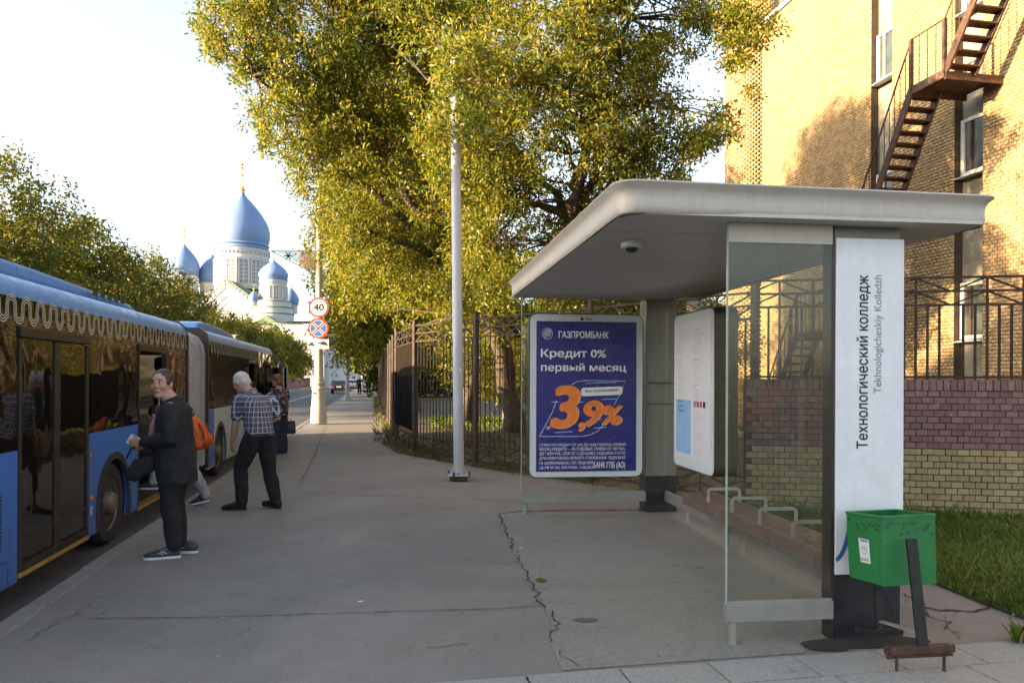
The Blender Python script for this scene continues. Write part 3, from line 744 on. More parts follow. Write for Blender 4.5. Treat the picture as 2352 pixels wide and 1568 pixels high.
# round corner tower
tp = P(1724, 868, 25.9); TR = .90
tw = empty('corner_tower', (tp.x, tp.y, 0), 0, 'slim round brick tower at the far corner of the buff building', 'tower')
MB().lathe([(TR - .008, -.1), (TR - .008, 17)], n=48).build('core', 'mortar', tw, smooth=True)
cc = []; row = 0; z = 0
while z < 17:
    n = 30
    for i in range(n):
        a0 = (i + (.5 if row % 2 else 0)) / n * 2 * math.pi; a1 = a0 + 2 * math.pi / n
        if math.cos((a0 + a1) / 2 + math.pi / 2 + .2) > -.35: cc.append((a0 + .008, a1 - .008, z + .006, z + .070))
    z += .0765; row += 1
c = np.array(cc); k = len(c); V = np.zeros((k, 8, 3)); am = (c[:, 0] + c[:, 1]) / 2
for q, (dr, aa, zz) in enumerate([(0, 0, 2), (0, 1, 2), (0, 1, 3), (0, 0, 3), (1, 0, 2), (1, 1, 2), (1, 1, 3), (1, 0, 3)]):
    r_ = TR + .006 - dr * .03
    V[:, q, 0] = r_ * np.cos(c[:, aa]); V[:, q, 1] = r_ * np.sin(c[:, aa]); V[:, q, 2] = c[:, zz]
fl = np.array([[0, 1, 2, 3], [0, 4, 5, 1], [1, 5, 6, 2], [2, 6, 7, 3], [3, 7, 4, 0]])
tag(npmesh('tower_bricks', V.reshape(-1, 3), (np.arange(k)[:, None, None] * 8 + fl[None]).reshape(-1, 4), 'brick_buff_i', tw), kind='stuff')
# iron stair on the facade; local frame of the street: x=r, y=t
stc = empty('fire_escape', S(0, 0), AL, 'rusty brown iron fire escape with handrail climbing the brick facade', 'stair')
ro, ri = 11.6 * CA, 12.28 * CA
def tz(Y, R=11.6): return CA * Y + SA * -(R - .19 * Y)
def tY2(Y): return CA * Y - SA * (11.6 - .19 * Y)
def flight(ta, za, tb, zb, n, rail=True):
    for r in (ro, ri):
        MB().bar((r, ta, za), (r, tb, zb), .05, .17, up=(0, 0, 1)).build('stringer', 'rust', stc, bevel=.004)
    for i in range(n):
        k = (i + .5) / n; y, z = ta + (tb - ta) * k, za + (zb - za) * k
        MB().box(((ro + ri) / 2, y, z), (ri - ro - .03, .2, .028)).box(((ro + ri) / 2, y + .09, z - .02), (ri - ro - .03, .012, .05)).build('tread', 'rust', stc)
    if rail:
        U = Vector((0, 0, 1.08)); a, b = Vector((ro - .01, ta, za)), Vector((ro - .01, tb, zb))
        MB().tube([a + U, b + U], .02, 8).build('handrail', 'rust', stc, smooth=True)
        m_ = max(3, int((b - a).length / .33))
        for i in range(m_ + 1):
            q = a.lerp(b, i / m_); w_ = .05 if i in (0, m_) else .014
            MB().bar(q, q + U, w_).build('baluster', 'rust', stc)
def landing(ta, tb, z, r1=None):
    r1 = r1 or RB - .02
    MB().box(((ro + r1) / 2, (ta + tb) / 2, z), (r1 - ro, abs(tb - ta), .03)).build('landing', 'rust', stc)
    MB().box((ro, (ta + tb) / 2, z - .02), (.05, abs(tb - ta), .17)).build('landing_beam', 'rust', stc)
    for t in (ta, tb): MB().box(((ro + r1) / 2, t, z - .06), (r1 - ro, .05, .16)).build('bracket', 'rust', stc)
    U = Vector((0, 0, 1.08)); a, b = Vector((ro - .01, ta, z)), Vector((ro - .01, tb, z))
    MB().tube([a + U, b + U], .02, 8).build('handrail', 'rust', stc, smooth=True)
    m_ = max(3, int((b - a).length / .2))
    for i in range(m_ + 1):
        q = a.lerp(b, i / m_); MB().bar(q, q + U, .07 if i in (0, m_) else .014).build('baluster', 'rust', stc)
tA, tB, tC, tD = tY2(21.9), tY2(20.2), tY2(18.75), tY2(15.93)
flight(tA, 0.0, tB, 2.8, 13); landing(tB, tC, 2.8); flight(tC, 2.8, tD, 7.83, 23)
tE = tY2(15.0); landing(tD, tE, 7.83); flight(tE, 7.83, tE - 2.5, 7.83 + 2.5 * 1.5, 17)
landing(tE - 2.5, tE - 3.6, 7.83 + 3.75)

# leaves and grit strewn over the pavement
rs = np.random.RandomState(31); k = 420; pts = np.stack([rs.uniform(-3.2, 3.2, k), 4.2 + 18 * rs.uniform(0, 1, k) ** 1.5], 1); pts[:, 0] -= .19 * pts[:, 1] * .8
a = rs.uniform(0, 6.28, k); L = rs.uniform(.006, .022, k); V = np.zeros((k, 4, 3))
for q, (f, s_) in enumerate([(1, 0), (0, .42), (-1, 0), (0, -.42)]):
    V[:, q, 0] = pts[:, 0] + L * (f * np.cos(a) - s_ * np.sin(a)); V[:, q, 1] = pts[:, 1] + L * (f * np.sin(a) + s_ * np.cos(a)); V[:, q, 2] = .010 + rs.uniform(0, .008, k)
keep = pts[:, 0] > -2.1 - .19 * pts[:, 1]; V = V[keep]; k = len(V)
tag(npmesh('scattered_leaf_bits', V.reshape(-1, 3), np.arange(k * 4).reshape(k, 4), 'dead_leaf'), kind='stuff')
# ------------------------------------------------------------ bus shelter
PH = math.radians(6.9); SO = Vector((1.30, 4.47, 0))
sh = empty('bus_shelter', SO, PH, 'grey metal and glass bus shelter with a wide flat roof over a bench', 'bus shelter')
SH_M = Matrix.Translation(SO) @ Matrix.Rotation(PH, 4, 'Z')
def shl(p): return SH_M.inverted() @ p
# roof: rounded trapezoid outline, flared fascia
def rounded(pts, rad, n=7):
    out = []; N = len(pts)
    for i in range(N):
        p, a, b = Vector(pts[i]), Vector(pts[i - 1]), Vector(pts[(i + 1) % N]); r = rad[i]
        u, v = (a - p).normalized(), (b - p).normalized()
        for k in range(n + 1):
            t = k / n; q = (p + u * r) * (1 - t) ** 2 + p * 2 * t * (1 - t) + (p + v * r) * t ** 2; out.append(q)
    return out
zS = 2.55
RO = [Vector((-.70, -.17)), Vector((1.645, -.10)), Vector((1.17, 4.42)), Vector((-.79, 4.42))]
def outline(off):
    c = Vector((.35, 2.1)); pts = []
    o = []
    for i, p in enumerate(RO):
        s_ = Vector((-1 if i in (0, 3) else 1, -1 if i in (0, 1) else 1)); o.append(p + s_ * off)
    return rounded(o, [.16, .10, .16, .16])
prof = [(-.004, 0.0), (.004, .008), (.010, .04), (.008, .08), (.010, .115), (.022, .142), (.040, .160), (.046, .170), (.040, .180), (.0, .186)]
m = MB(); rings = []
for off, dz in prof:
    o = outline(off); b = len(m.v); m.v += [Vector((p.x, p.y, zS + dz)) for p in o]; rings.append(b); N = len(o)
for a, b in zip(rings, rings[1:]):
    for i in range(N): j = (i + 1) % N; m.f.append([a + i, a + j, b + j, b + i]); m.mi.append(0)
m.f.append([rings[-1] + i for i in range(N)]); m.mi.append(0)
roof = m.build('roof', 'grey_metal', sh, smooth=True)
edges_v = [-.16, .37, 1.60, 2.83, 4.05, 4.40]
def ux(v, side):
    a, b = (RO[0], RO[3]) if side < 0 else (RO[1], RO[2]); k = (v - a.y) / (b.y - a.y); return a.x + (b.x - a.x) * k
for i, (v0, v1) in enumerate(zip(edges_v, edges_v[1:])):
    g = .006; e = .10 if i == 0 else 0
    pts = [(ux(v0, -1) + .02 + e, v0 + g, zS - .004), (ux(v0, 1) - .02 - e * .6, v0 + g, zS - .004), (ux(v1, 1) - .02, v1 - g, zS - .004), (ux(v1, -1) + .02, v1 - g, zS - .004)]
    if i == 0: pts = [(ux(v0, -1) + .14, v0 + g, zS - .004), (ux(v0, 1) - .10, v0 + g, zS - .004), (ux(v1, 1) - .01, v0 + .12, zS - .004), (ux(v1, 1) - .02, v1 - g, zS - .004), (ux(v1, -1) + .02, v1 - g, zS - .004), (ux(v0, -1) + .015, v0 + .15, zS - .004)]
    MB().prism(pts, (0, 0, .02)).build('soffit_panel', 'soffit', sh)
MB().box((.43, 2.1, zS + .03), (2.2, 4.3, .02)).build('roof_core', 'black', sh)
# columns
def column(u0, u1, v0, v1, name_panel=True):
    MB().box2((u0, v0, 0), (u1, v1, .43)).build('column_base', 'black', sh, bevel=.006)
    MB().box2((u0, v0 + .012, .43), (u1, v1, zS - .005)).build('column_casing', 'column_metal', sh, bevel=.006)
column(.70, 1.14, .014, .075)
wp = MB().box2((.695, -.004, .40), (1.145, .012, 2.47)).build('name_panel', 'white_panel', sh, bevel=.003)
tag(wp, 'white name panel with upright lettering')
MB().box2((.668, .0, .0), (.690, .10, zS - .006)).build('glass_channel', 'trim', sh)
column(.835, 1.22, 4.33, 4.6)
MB().box((1.03, 4.322, 1.55), (.36, .006, .012)).build('panel_joint', 'black', sh)
for zj in (1.30,): MB().box((1.03, 4.338, zj), (.37, .02, .006)).build('seam', 'black', sh)
# lettering of the name panel (reads upwards)
def pan(px, py):  # panel plane point through pixel, local
    o = SH_M.inverted() @ Vector((0, 0, EYE)); x, y = px - PX0, HZ - py; x, y = x - ROLL * y, y + ROLL * x
    d = SH_M.inverted().to_3x3() @ Vector((x / F, 1, y / F)); k = (-.005 - o.y) / d.y; return o + d * k
a, b = pan(1998, 1030), pan(2007, 632)
text('name_lettering', 'Технологический колледж', (a.x + .0, -.0052, a.z), (0, 0, 1), (-1, 0, 0), W=b.z - a.z, Hh=(pan(2008, 800).x - pan(1976, 800).x) * 1.0, mat='ink', parent=wp, bold=.022)
a, b = pan(2029, 903), pan(2029, 632)
text('name_lettering', 'Tekhnologicheskiy Kolledzh', (a.x, -.0052, a.z), (0, 0, 1), (-1, 0, 0), W=b.z - a.z, Hh=(pan(2031, 800).x - pan(2009, 800).x), mat='ink_grey', parent=wp, bold=.004)
m = MB(); pts = []
for k in range(17):
    t = k / 16; px = 1920 + 24 * (1 - (1 - t) ** 1.6) + 6 * t; py = 1285 - 75 * t ** 1.5; q = pan(px, py); pts.append((q.x, -.0056, q.z))
MT['arc_blue'] = simple('panel_arc_blue', (0.05, 0.11, 0.34), 0.4)
m.ribbon(pts, .028, (0, -1, 0)).build('blue_arc', 'arc_blue', wp, fixn=False)
# glass walls with their rails and feet
def glass_wall(p0, p1, z0, z1, foot, gap=None, thick=.010):
    p0, p1 = Vector(p0), Vector(p1); d = (p1 - p0); L = d.length; d.normalize()
    R = Matrix((d, Vector((-d.y, d.x, 0)), Vector((0, 0, 1)))).transposed(); c = (p0 + p1) / 2
    gl = MB().box((c.x, c.y, (z0 + z1) / 2), (L, thick, z1 - z0), R).build('glass_pane', 'glass', sh)
    MB().box((c.x, c.y, z0 - .045), (L + .02, .05, .11), R).box((c.x, c.y, z0 + .012), (L + .01, .034, .022), R).build('bottom_rail', 'steel', sh, bevel=.004)
    for q in foot:
        f = p0 + d * q; MB().lathe([(.028, 0), (.026, .012), (.026, z0 - .1)], (f.x, f.y, 0), 16).build('foot', 'steel', sh, smooth=True)
    return R
glass_wall((.0, .0, 0), (.665, .0, 0), .235, zS - .006, [.04])
MB().box2((-.006, -.008, .24), (.002, .008, zS - .01)).build('glass_edge', 'glass_edge', sh)
MB().box2((.0, -.014, 2.425), (.665, .014, zS - .006)).build('top_strip', 'grey_metal', sh)
glass_wall((-.67, 4.34, 0), (.82, 4.34, 0), .235, zS - .006, [.05])
MB().box2((-.676, 4.33, .24), (-.668, 4.35, zS - .01)).build('glass_edge', 'glass_edge', sh)
# rear glass: three panes
for v0, v1 in ((.10, 1.50), (1.505, 2.9), (2.905, 4.32)):
    glass_wall((1.09, v0, 0), (1.09, v1, 0), .235, zS - .006, [(v1 - v0) / 2])
# dome camera
dm = empty('dome_camera', (SH_M @ Vector((-.35, .72, zS - .005))), 0, 'small white dome camera fixed under the shelter roof', 'camera')
MB().lathe([(.076, 0), (.078, -.03), (.072, -.042), (.05, -.048)], n=28).build('housing', 'sign_white', dm, smooth=True)
MB().ell((0, 0, -.044), (.046, .046, .036)).build('lens_dome', 'black', dm, smooth='all')
dm.location = P(1451, 549, 5.1); dm.location.z = zS - .006
# bench
bn = empty('bench', SO, PH, 'long brown slatted bench with four steel armrests inside the bus shelter', 'bench')
for i in range(6):
    u = .79 + i * .052
    MB().box2((u - .019, .10, .455), (u + .019, 2.78, .48)).build('slat', 'bench_wood', bn, bevel=.004)
MB().box2((.735, .08, .365), (.762, 2.80, .482)).build('front_board', 'bench_wood', bn, bevel=.004)
for v in (.30, 1.45, 2.60):
    MB().box2((.77, v - .02, .43), (1.06, v + .02, .452)).build('cross_bar', 'steel', bn)
for v in (.45, 2.35): MB().lathe([(.035, 0), (.024, .01), (.024, .44)], (1.0, v, 0), 14).build('leg', 'steel', bn, smooth=True)
for v in (.63, 1.15, 1.66, 2.18):
    m = MB(); pts = [(.755, v, .48), (.755, v, .575), (.762, v, .592), (.78, v, .60), (1.02, v, .60), (1.045, v, .592), (1.052, v, .575), (1.052, v, .48)]
    for a, b in zip(pts, pts[1:]): m.bar(a, b, .026, .010, up=(0, 1, 0))
    o = m.build('armrest', 'chrome', bn)
# rounded box (light box / timetable case) built in a local frame: face in the xz plane looking to -y
def lightbox(name, W, Hh, D, rad, label, cat):
    e = empty(name, (0, 0, 0), 0, label, cat)
    o = rounded([(-W / 2, 0), (W / 2, 0), (W / 2, Hh), (-W / 2, Hh)], [rad] * 4, 8)
    m = MB(); m.prism([(p.x, 0.0, p.y) for p in o], (0, D, 0)).build('case', 'black_case', e)
    o2 = rounded([(-W / 2 + .012, .012), (W / 2 - .012, .012), (W / 2 - .012, Hh - .012), (-W / 2 + .012, Hh - .012)], [rad * .9] * 4, 8)
    MB().prism([(p.x, -.006, p.y) for p in o2], (0, .01, 0)).build('bezel', 'bezel', e)
    return e
MT['black_case'] = simple('dark_case', (0.06, 0.05, 0.035), 0.35, 0.3, var=0.2)
def place(e, M4): e.matrix_world = M4; return e
pa = SH_M @ Vector((0, 0, 0))
LBW, LBH = 1.34, 1.89
lb = lightbox('advert_lightbox', LBW, LBH, .16, .11, 'rounded advertising case with a dark blue bank poster at the far end of the shelter', 'poster case')
# position: face plane at v = 4.24
def onv(px, py, v):
    o = SH_M.inverted() @ Vector((0, 0, EYE)); x, y = px - PX0, HZ - py; x, y = x - ROLL * y, y + ROLL * x
    d = SH_M.inverted().to_3x3() @ Vector((x / F, 1, y / F)); k = (v - o.y) / d.y; return o + d * k
q0, q1 = onv(1214, 1098, 4.22), onv(1478, 722, 4.22)
LBW = q1.x - q0.x; LBH = q1.z - q0.z
for ch in list(lb.children): bpy.data.objects.remove(ch)
bpy.data.objects.remove(lb)
lb = lightbox('advert_lightbox', LBW, LBH, .16, .11, 'rounded advertising case with a dark blue bank poster at the far end of the shelter', 'poster case')
place(lb, SH_M @ Matrix.Translation(((q0.x + q1.x) / 2, 4.22, q0.z)))
def lp(px, py): # pixel on poster face -> lightbox local x,z
    q = onv(px, py, 4.21); return q.x - (q0.x + q1.x) / 2, q.z - q0.z
X0, Z0 = lp(1231, 1083); X1, Z1_ = lp(1462, 740)
po = MB().box2((X0, -.012, Z0), (X1, -.006, Z1_)).build('poster', 'ad_blue', lb)
def z6(x, y): return lp((1500 + x / 2.306) * .77778, (880 + y / 2.306) * .77778)
def ptext(body, x0, y0, x1, h, mat='white_print', bold=0.0, shear=0, ytop=None):
    a = z6(x0, y0); b = z6(x1, y0); hh = None if h is None else h / 2.306 * .7778 * 8.65 / F
    return text('lettering', body, (a[0], -.0128, a[1]), (1, 0, 0), (0, 0, 1), W=b[0] - a[0], Hh=hh, mat=mat, parent=po, bold=bold, shear=shear)
ptext('ГАЗПРОМБАНК', 345, 272, 685, 48, bold=.03)
ptext('Кредит 0%', 224, 416, 668, 70, bold=.028)
ptext('первый месяц', 224, 510, 805, 68, bold=.028)
rows = ['СТАВКА ПО КРЕДИТУ ОТ 3,9% ДО 16,8% ГОДОВЫХ, ПЕРВЫЙ', 'МЕСЯЦ КРЕДИТА — 0% ГОДОВЫХ. СУММА ОТ 100 ТЫС.', 'ДО 7 МЛН РУБ., СРОК ОТ 13 ДО 60 МЕС. НАДБАВКА: 7-15 П.П.', 'ДЛЯ КЛИЕНТОВ БЕЗ ЛИЧНОГО СТРАХОВАНИЯ. ПОДРОБНЕЕ']
for i, r in enumerate(rows): ptext(r, 215, 1010 + i * 31, 800, 24, bold=.008)
ptext('НА GAZPROMBANK.RU. ГЕН. ЛИЦЕНЗИЯ', 215, 1136, 578, 24, bold=.008)
ptext('ЦБ РФ № 354. РЕКЛАМА. 11.08.2023', 215, 1167, 578, 24, bold=.008)
ptext('БАНК ГПБ (АО)', 582, 1169, 797, 56, bold=.03)
ptext('от', 262, 892, 293, 20, bold=.02)
MT['ad_orange2'] = simple('poster_orange_edge', (0.85, 0.42, 0.12), 0.35, var=0.1)
for mt, dx, dy, ex in (('ad_orange2', 7, 5, 0), ('ad_orange', 0, 0, .0)):
    for body, x0, y0, x1, h, sh_ in (('3', 285, 885, 488, 290, .12), (',', 478, 905, 520, 60, .1), ('9', 512, 872, 645, 178, .14), ('%', 635, 860, 775, 132, .12)):
        a = z6(x0 + dx, y0 + dy); b = z6(x1 + dx, y0)
        text('lettering', body, (a[0], -.0135 if mt == 'ad_orange2' else -.0150, a[1]), (1, 0, 0), (0, 0, 1), W=b[0] - a[0], Hh=h / 2.306 * .7778 * 8.65 / F, mat=mt, parent=po, bold=.05, shear=sh_)
def zline(pts, w, mat, name='outline', y=-.0131):
    q = [z6(*p) for p in pts]; MB().ribbon([(a, y, b) for a, b in q], w, (0, -1, 0)).build(name, mat, po, fixn=False)
zline([(215, 940), (300, 780), (330, 700)], .005, 'white_print'); zline([(215, 941), (350, 941), (490, 941), (560, 930), (610, 905), (650, 862)], .005, 'white_print')
zline([(430, 590), (470, 568), (530, 560), (640, 562), (800, 564), (770, 640), (720, 730)], .005, 'white_print')
for p in (((295, 708), (345, 705)), ((315, 915), (440, 908)), ((530, 580), (740, 572)), ((590, 884), (670, 878)), ((640, 690), (740, 684)), ((470, 712), (510, 705)), ((540, 835), (640, 825))):
    zline(p, .009, 'ad_light', 'light_streak', -.0129)
a, b = z6(498, 668), z6(780, 600); pl = rounded([(a[0], a[1]), (b[0], a[1] + .02), (b[0], b[1]), (a[0], b[1] - .02)], [.035] * 4, 6)
MB().poly([(p.x, -.0131, p.y) for p in pl]).build('rounded_tag', 'white_print', po, fixn=False)
a_, b_ = z6(527, 648), z6(752, 636); text('lettering', 'Быстрое решение', (a_[0], -.0137, a_[1]), (b_[0] - a_[0], 0, b_[1] - a_[1]), (0, 0, 1), W=b_[0] - a_[0], mat='ad_blue', parent=po, bold=.02)
c = z6(268, 242); rr = .062
zr = [(c[0] + rr * math.cos(t_ / 32 * 6.283), -.0131, c[1] + rr * math.sin(t_ / 32 * 6.283)) for t_ in range(32)]
MB().ribbon(zr, .004, (0, -1, 0), closed=True).build('round_emblem', 'white_print', po, fixn=False)
for k in range(6):
    y0 = c[1] + .036 - k * .0145; hw = math.sqrt(max(0, .05 ** 2 - (y0 - c[1]) ** 2)); pts = []
    for i in range(9):
        t_ = i / 8 * 2 - 1; pts.append((c[0] + hw * t_, -.0131, y0 + .010 * t_ + .008 * (1 - t_ * t_)))
    MB().ribbon(pts, .0055, (0, -1, 0)).build('emblem_stroke', 'white_print', po, fixn=False)
a_, b_ = z6(530, 150), z6(575, 150); text('maker_mark', 'Russ', (a_[0], -.0075, a_[1]), (1, 0, 0), (0, 0, 1), W=b_[0] - a_[0], mat='ink', parent=lb, bold=.02)
c = z6(505, 143); MB().poly([(c[0] + .019 * math.cos(i / 20 * 6.283), -.0072, c[1] + .019 * math.sin(i / 20 * 6.283)) for i in range(20)]).build('maker_mark', 'ink', lb, fixn=False)
# timetable case in the rear glass, face looking to the street side (-u)
def onu(px, py, u):
    o = SH_M.inverted() @ Vector((0, 0, EYE)); x, y = px - PX0, HZ - py; x, y = x - ROLL * y, y + ROLL * x
    d = SH_M.inverted().to_3x3() @ Vector((x / F, 1, y / F)); k = (u - o.x) / d.x; return o + d * k
UF = .93
c0, c1 = onu(1548, 1068, UF), onu(1641, 1095, UF); t0, t1 = onu(1549, 722, UF), onu(1641, 707, UF)
TW = c0.y - c1.y; z0 = (c0.z + c1.z) / 2; TH = (t0.z + t1.z) / 2 - z0
tt = lightbox('timetable_case', TW, TH, .23, .10, 'rounded pale timetable case mounted in the rear glass of the shelter', 'timetable')
# local: x to the right as seen by reader -> -v ; y (depth) -> +u
TM = SH_M @ Matrix(((0, 1, 0, UF), (-1, 0, 0, (c0.y + c1.y) / 2), (0, 0, 1, z0), (0, 0, 0, 1)))
place(tt, TM)
hw, ih = TW / 2 - .07, TH - .1
pp = MB().box2((-hw, -.012, .12), (hw, -.006, ih)).build('timetable_sheet', 'paper', tt)
MT['ink_faint'] = simple('faint_ink', (.42, .42, .45), .5)
rnd = random.Random(5)
m = MB()
for col_ in range(2):
    xa = -hw + .05 + col_ * hw
    for gi, (za, zb_, ) in enumerate([(ih - .10, ih - .34), (ih - .40, ih - .62), (ih - .66, ih - .86)]):
        m.poly([(xa, -.0126, za), (xa + .16, -.0126, za), (xa + .16, -.0126, za + .011), (xa, -.0126, za + .011)])
        z = za - .03
        while z > zb_:
            x = xa + (.0 if rnd.random() < .5 else .05); 
            for q in range(rnd.randint(2, 5)):
                L = rnd.uniform(.015, .05); m.poly([(x, -.0126, z), (x + L, -.0126, z), (x + L, -.0126, z + .005), (x, -.0126, z + .005)]); x += L + .012
            z -= .0145
xa = .06
for z in [x * .0165 + .16 for x in range(28)]:
    x = xa
    for q in range(rnd.randint(1, 4)):
        L = rnd.uniform(.02, .08); m.poly([(x, -.0126, z), (x + L, -.0126, z), (x + L, -.0126, z + .005), (x, -.0126, z + .005)]); x += L + .012
tag(m.build('printed_lines', 'ink_faint', pp, fixn=False), kind='stuff')
MB().box2((-hw + .04, -.0135, .16), (-.03, -.0125, .16 + .56)).build('blue_notice', 'ad_light', pp)
for k, mt in enumerate(('ink_grey', 'sticker_red', 'sticker_red', 'ink')):
    MB().box2((.05 + k * .085, -.0135, .655), (.11 + k * .085, -.0125, .715)).build('route_icon', mt, pp)
text('lettering', 'Пишите,\nзвоните\nна номер', (-hw + .08, -.0138, .58), (1, 0, 0), (0, 0, 1), W=.22, mat='sign_blue', parent=pp, bold=.01)

# ------------------------------------------------------------ litter bin
gb = empty('litter_bin', (0, 0, 0), 0, 'green square steel litter bin on a black iron stand before the white panel', 'litter bin')
Yb = 4.28
def bz(px, py, Y): return P(px, py, Y)
fl_ = [P(2600 * .7778, 0, 1)] # unused
# top corners: front-left (2602,1529)src ... measured on the photograph, real distances
def q_(sx, sy, Y): return P(sx * .77778, sy * .77778, Y)
TL, TF, TRt, TB = q_(2499, 1512, 4.42), q_(2605, 1527, 4.12), q_(2761, 1519, 4.24), q_(2650, 1506, 4.56)
BL, BF, BR = q_(2509, 1702, 4.42), q_(2612, 1731, 4.12), q_(2766, 1722, 4.24)
BB = BL + (BR - BF)
TB = TL + (TRt - TF)
def wallq(a, b, c, d, ins):  # quad a,b top; c,d bottom, thickness inward
    n = (b - a).cross(d - a).normalized() * ins
    m = MB(); pts = [a, b, c, d]; m.prism(pts, n); return m
cen = (TL + TF + TRt + TB + BL + BF + BR + BB) / 8
for nm, (a, b, c, d) in {'l': (TL, TF, BF, BL), 'f': (TF, TRt, BR, BF), 'r': (TRt, TB, BB, BR), 'b': (TB, TL, BL, BB)}.items():
    n = (b - a).cross(d - a).normalized()
    if n.dot(cen - a) < 0: n = -n
    MB().prism([a, b, c, d], n * .004).build('side_panel', 'green_paint', gb)
    MB().bar(a, b, .016, .012).build('rim_bar', 'green_paint', gb)
MB().prism([BL, BF, BR, BB], (0, 0, .006)).build('bottom', 'green_paint', gb)
# worn scuffs near the rim
MT['scuff'] = simple('scuffed_paint', (0.02, 0.06, 0.045), 0.6, var=0.5, scale=40)
def onquad(a, b, d, s, t, off=.003):
    n = (b - a).cross(d - a).normalized(); p = a + (b - a) * s + (d - a) * t
    if n.dot(cen - p) > 0: n = -n
    return p + n * off
rnd = random.Random(11); m = MB()
for a, b, d in ((TL, TF, BL), (TF, TRt, BF)):
    for k in range(34):
        s, t = rnd.uniform(.06, .94), .08 + abs(rnd.gauss(0, .09)); sz = rnd.uniform(.008, .03); pts = []
        for i in range(7):
            an = i / 7 * 6.283; pts.append(onquad(a, b, d, s + sz * math.cos(an) * rnd.uniform(.7, 2.2), t + sz * .6 * math.sin(an) * rnd.uniform(.5, 1.6), .0022 + k * .00002))
        m.poly(pts)
tag(m.build('scuff_marks', 'scuff', gb, fixn=False), kind='stuff')
a, b, d = TL, TF, BL
st_ = MB().poly([onquad(a, b, d, *c, .003) for c in ((.33, .36), (.62, .36), (.64, .72), (.36, .72))]).build('sticker', 'sign_white', gb, fixn=False)
cc = onquad(a, b, d, .485, .53, .0036); uu = (b - a).normalized() * .022; vv = (d - a).normalized() * .022
MB().ribbon([cc + uu * math.cos(i / 20 * 6.283) + vv * math.sin(i / 20 * 6.283) for i in range(20)], .003, uu.cross(vv).normalized(), closed=True).build('ring_mark', 'ink', st_, fixn=False)
MB().ribbon([cc - vv * .6, cc + vv * .1], .007, uu.cross(vv).normalized()).build('figure_mark', 'ink', st_, fixn=False)
for t in (.375, .395, .66, .68): MB().ribbon([onquad(a, b, d, .37, t + .003, .0036), onquad(a, b, d, .6, t + .003, .0036)], .004, uu.cross(vv).normalized()).build('print_line', 'ad_blue' if t < .5 else 'green_paint', st_, fixn=False)
ST0, ST1 = q_(2691, 1590, 4.10), q_(2724, 1905, 4.03)
MB().bar(ST0, ST1, .058, .02, up=(0, 1, 0)).build('stand_post', 'black_iron', gb, bevel=.002)
MB().bar(q_(2595, 1722, 4.40), q_(2597, 1862, 4.36), .045, .02, up=(0, 1, 0)).build('stand_post', 'black_iron', gb, bevel=.002)
MB().bar(q_(2597, 1832, 4.38), q_(2712, 1866, 4.05), .03, .012).build('cross_bar', 'steel', gb)
fa, fb = q_(2628, 1922, 4.02), q_(2818, 1912, 4.02)
for dz, dy in ((0, 0), (-.028, .02), (-.012, .05)):
    MB().bar(fa + Vector((dz * .3, dy, dz + .0)), fb + Vector((0, dy, dz + .0)), .022, .04).build('base_beam', 'rust', gb, bevel=.002)
for sx in (2648, 2788):
    p = q_(sx, 1935, 4.03); MB().bar(p, Vector((p.x, p.y, 0.0)), .012).build('base_bolt', 'rust', gb)
p = q_(2590, 1862, 4.36); MB().bar(p + Vector((-.12, .03, 0)), p + Vector((.14, -.02, 0)), .03, .03).build('base_beam', 'black_iron', gb)

# ------------------------------------------------------------ poles and signs
pb = G(1054, 1103); pt = P(1045, 148, pb.y)
gp = empty('lamp_pole', pb, 0, 'tall plain grey-white steel pole bolted to the pavement in front of the fence', 'pole')
d = pt - pb
MB().tube([(0, 0, .12), d * .5, d], [.082, .078, .072], 20).build('shaft', 'lamp_pole', gp, smooth=True)
MB().lathe([(.072, 0), (.07, .05)], tuple(d), 20).build('cap', 'lamp_pole', gp, smooth=True)
MB().box((0, 0, .095), (.32, .32, .025)).build('base_plate', 'lamp_pole', gp, bevel=.004)
MB().box((0, 0, .045), (.26, .26, .07), taper=1.05).build('footing', 'rust', gp, bevel=.01)
for a in range(4):
    c, s = math.cos(a * 1.571 + .4), math.sin(a * 1.571 + .4)
    MB().prism([(c * .07, s * .07, .108), (c * .14, s * .14, .108), (c * .07, s * .07, .26)], (-s * .012, c * .012, 0)).build('gusset', 'lamp_pole', gp)
    c, s = math.cos(a * 1.571 + 1.18), math.sin(a * 1.571 + 1.18)
    MB().lathe([(.016, .06), (.016, .15)], (c * .18, s * .18, 0), 8).build('bolt', 'rust', gp)
MB().bar(d * .37 + Vector((-.07, -.04, 0)), d * .372 + Vector((.07, -.04, 0)), .002).build('seam', 'ink_grey', gp)
MB().box(d * .265 + Vector((.045, -.068, 0)), (.03, .004, .05)).build('sticker', 'sign_white', gp)
Ys = G(732, 975).y
sp = empty('lamp_post', G(732, 974), 0, 'cream cast lamp post with a thick moulded foot carrying road signs', 'lamp post')
k = Ys / F
def yz(py): return (HZ - py) * k + EYE
pr = [(18.5, 974), (18.8, 968), (18, 958), (18, 952), (17.5, 950), (17.5, 935), (16, 933), (14.8, 903), (14.6, 897), (16.2, 896), (16.5, 893), (13, 890), (12.4, 887), (14, 885), (14.5, 881), (12, 877), (11.5, 874), (12.5, 872), (10.5, 869), (9.8, 862), (9.2, 800), (8.4, 690), (7.6, 668), (6.9, 560), (6, 440), (5.4, 400)]
MB().lathe([(r * k, yz(y)) for r, y in pr], n=28).build('shaft', 'cream', sp, smooth=True)
for z_, a in ((yz(903) - .02, -2.0), (yz(962), -2.0)): MB().box((.25 * math.cos(a), .25 * math.sin(a) - .0, z_), (.05, .05, .05)).build('port_hole', 'black', sp)
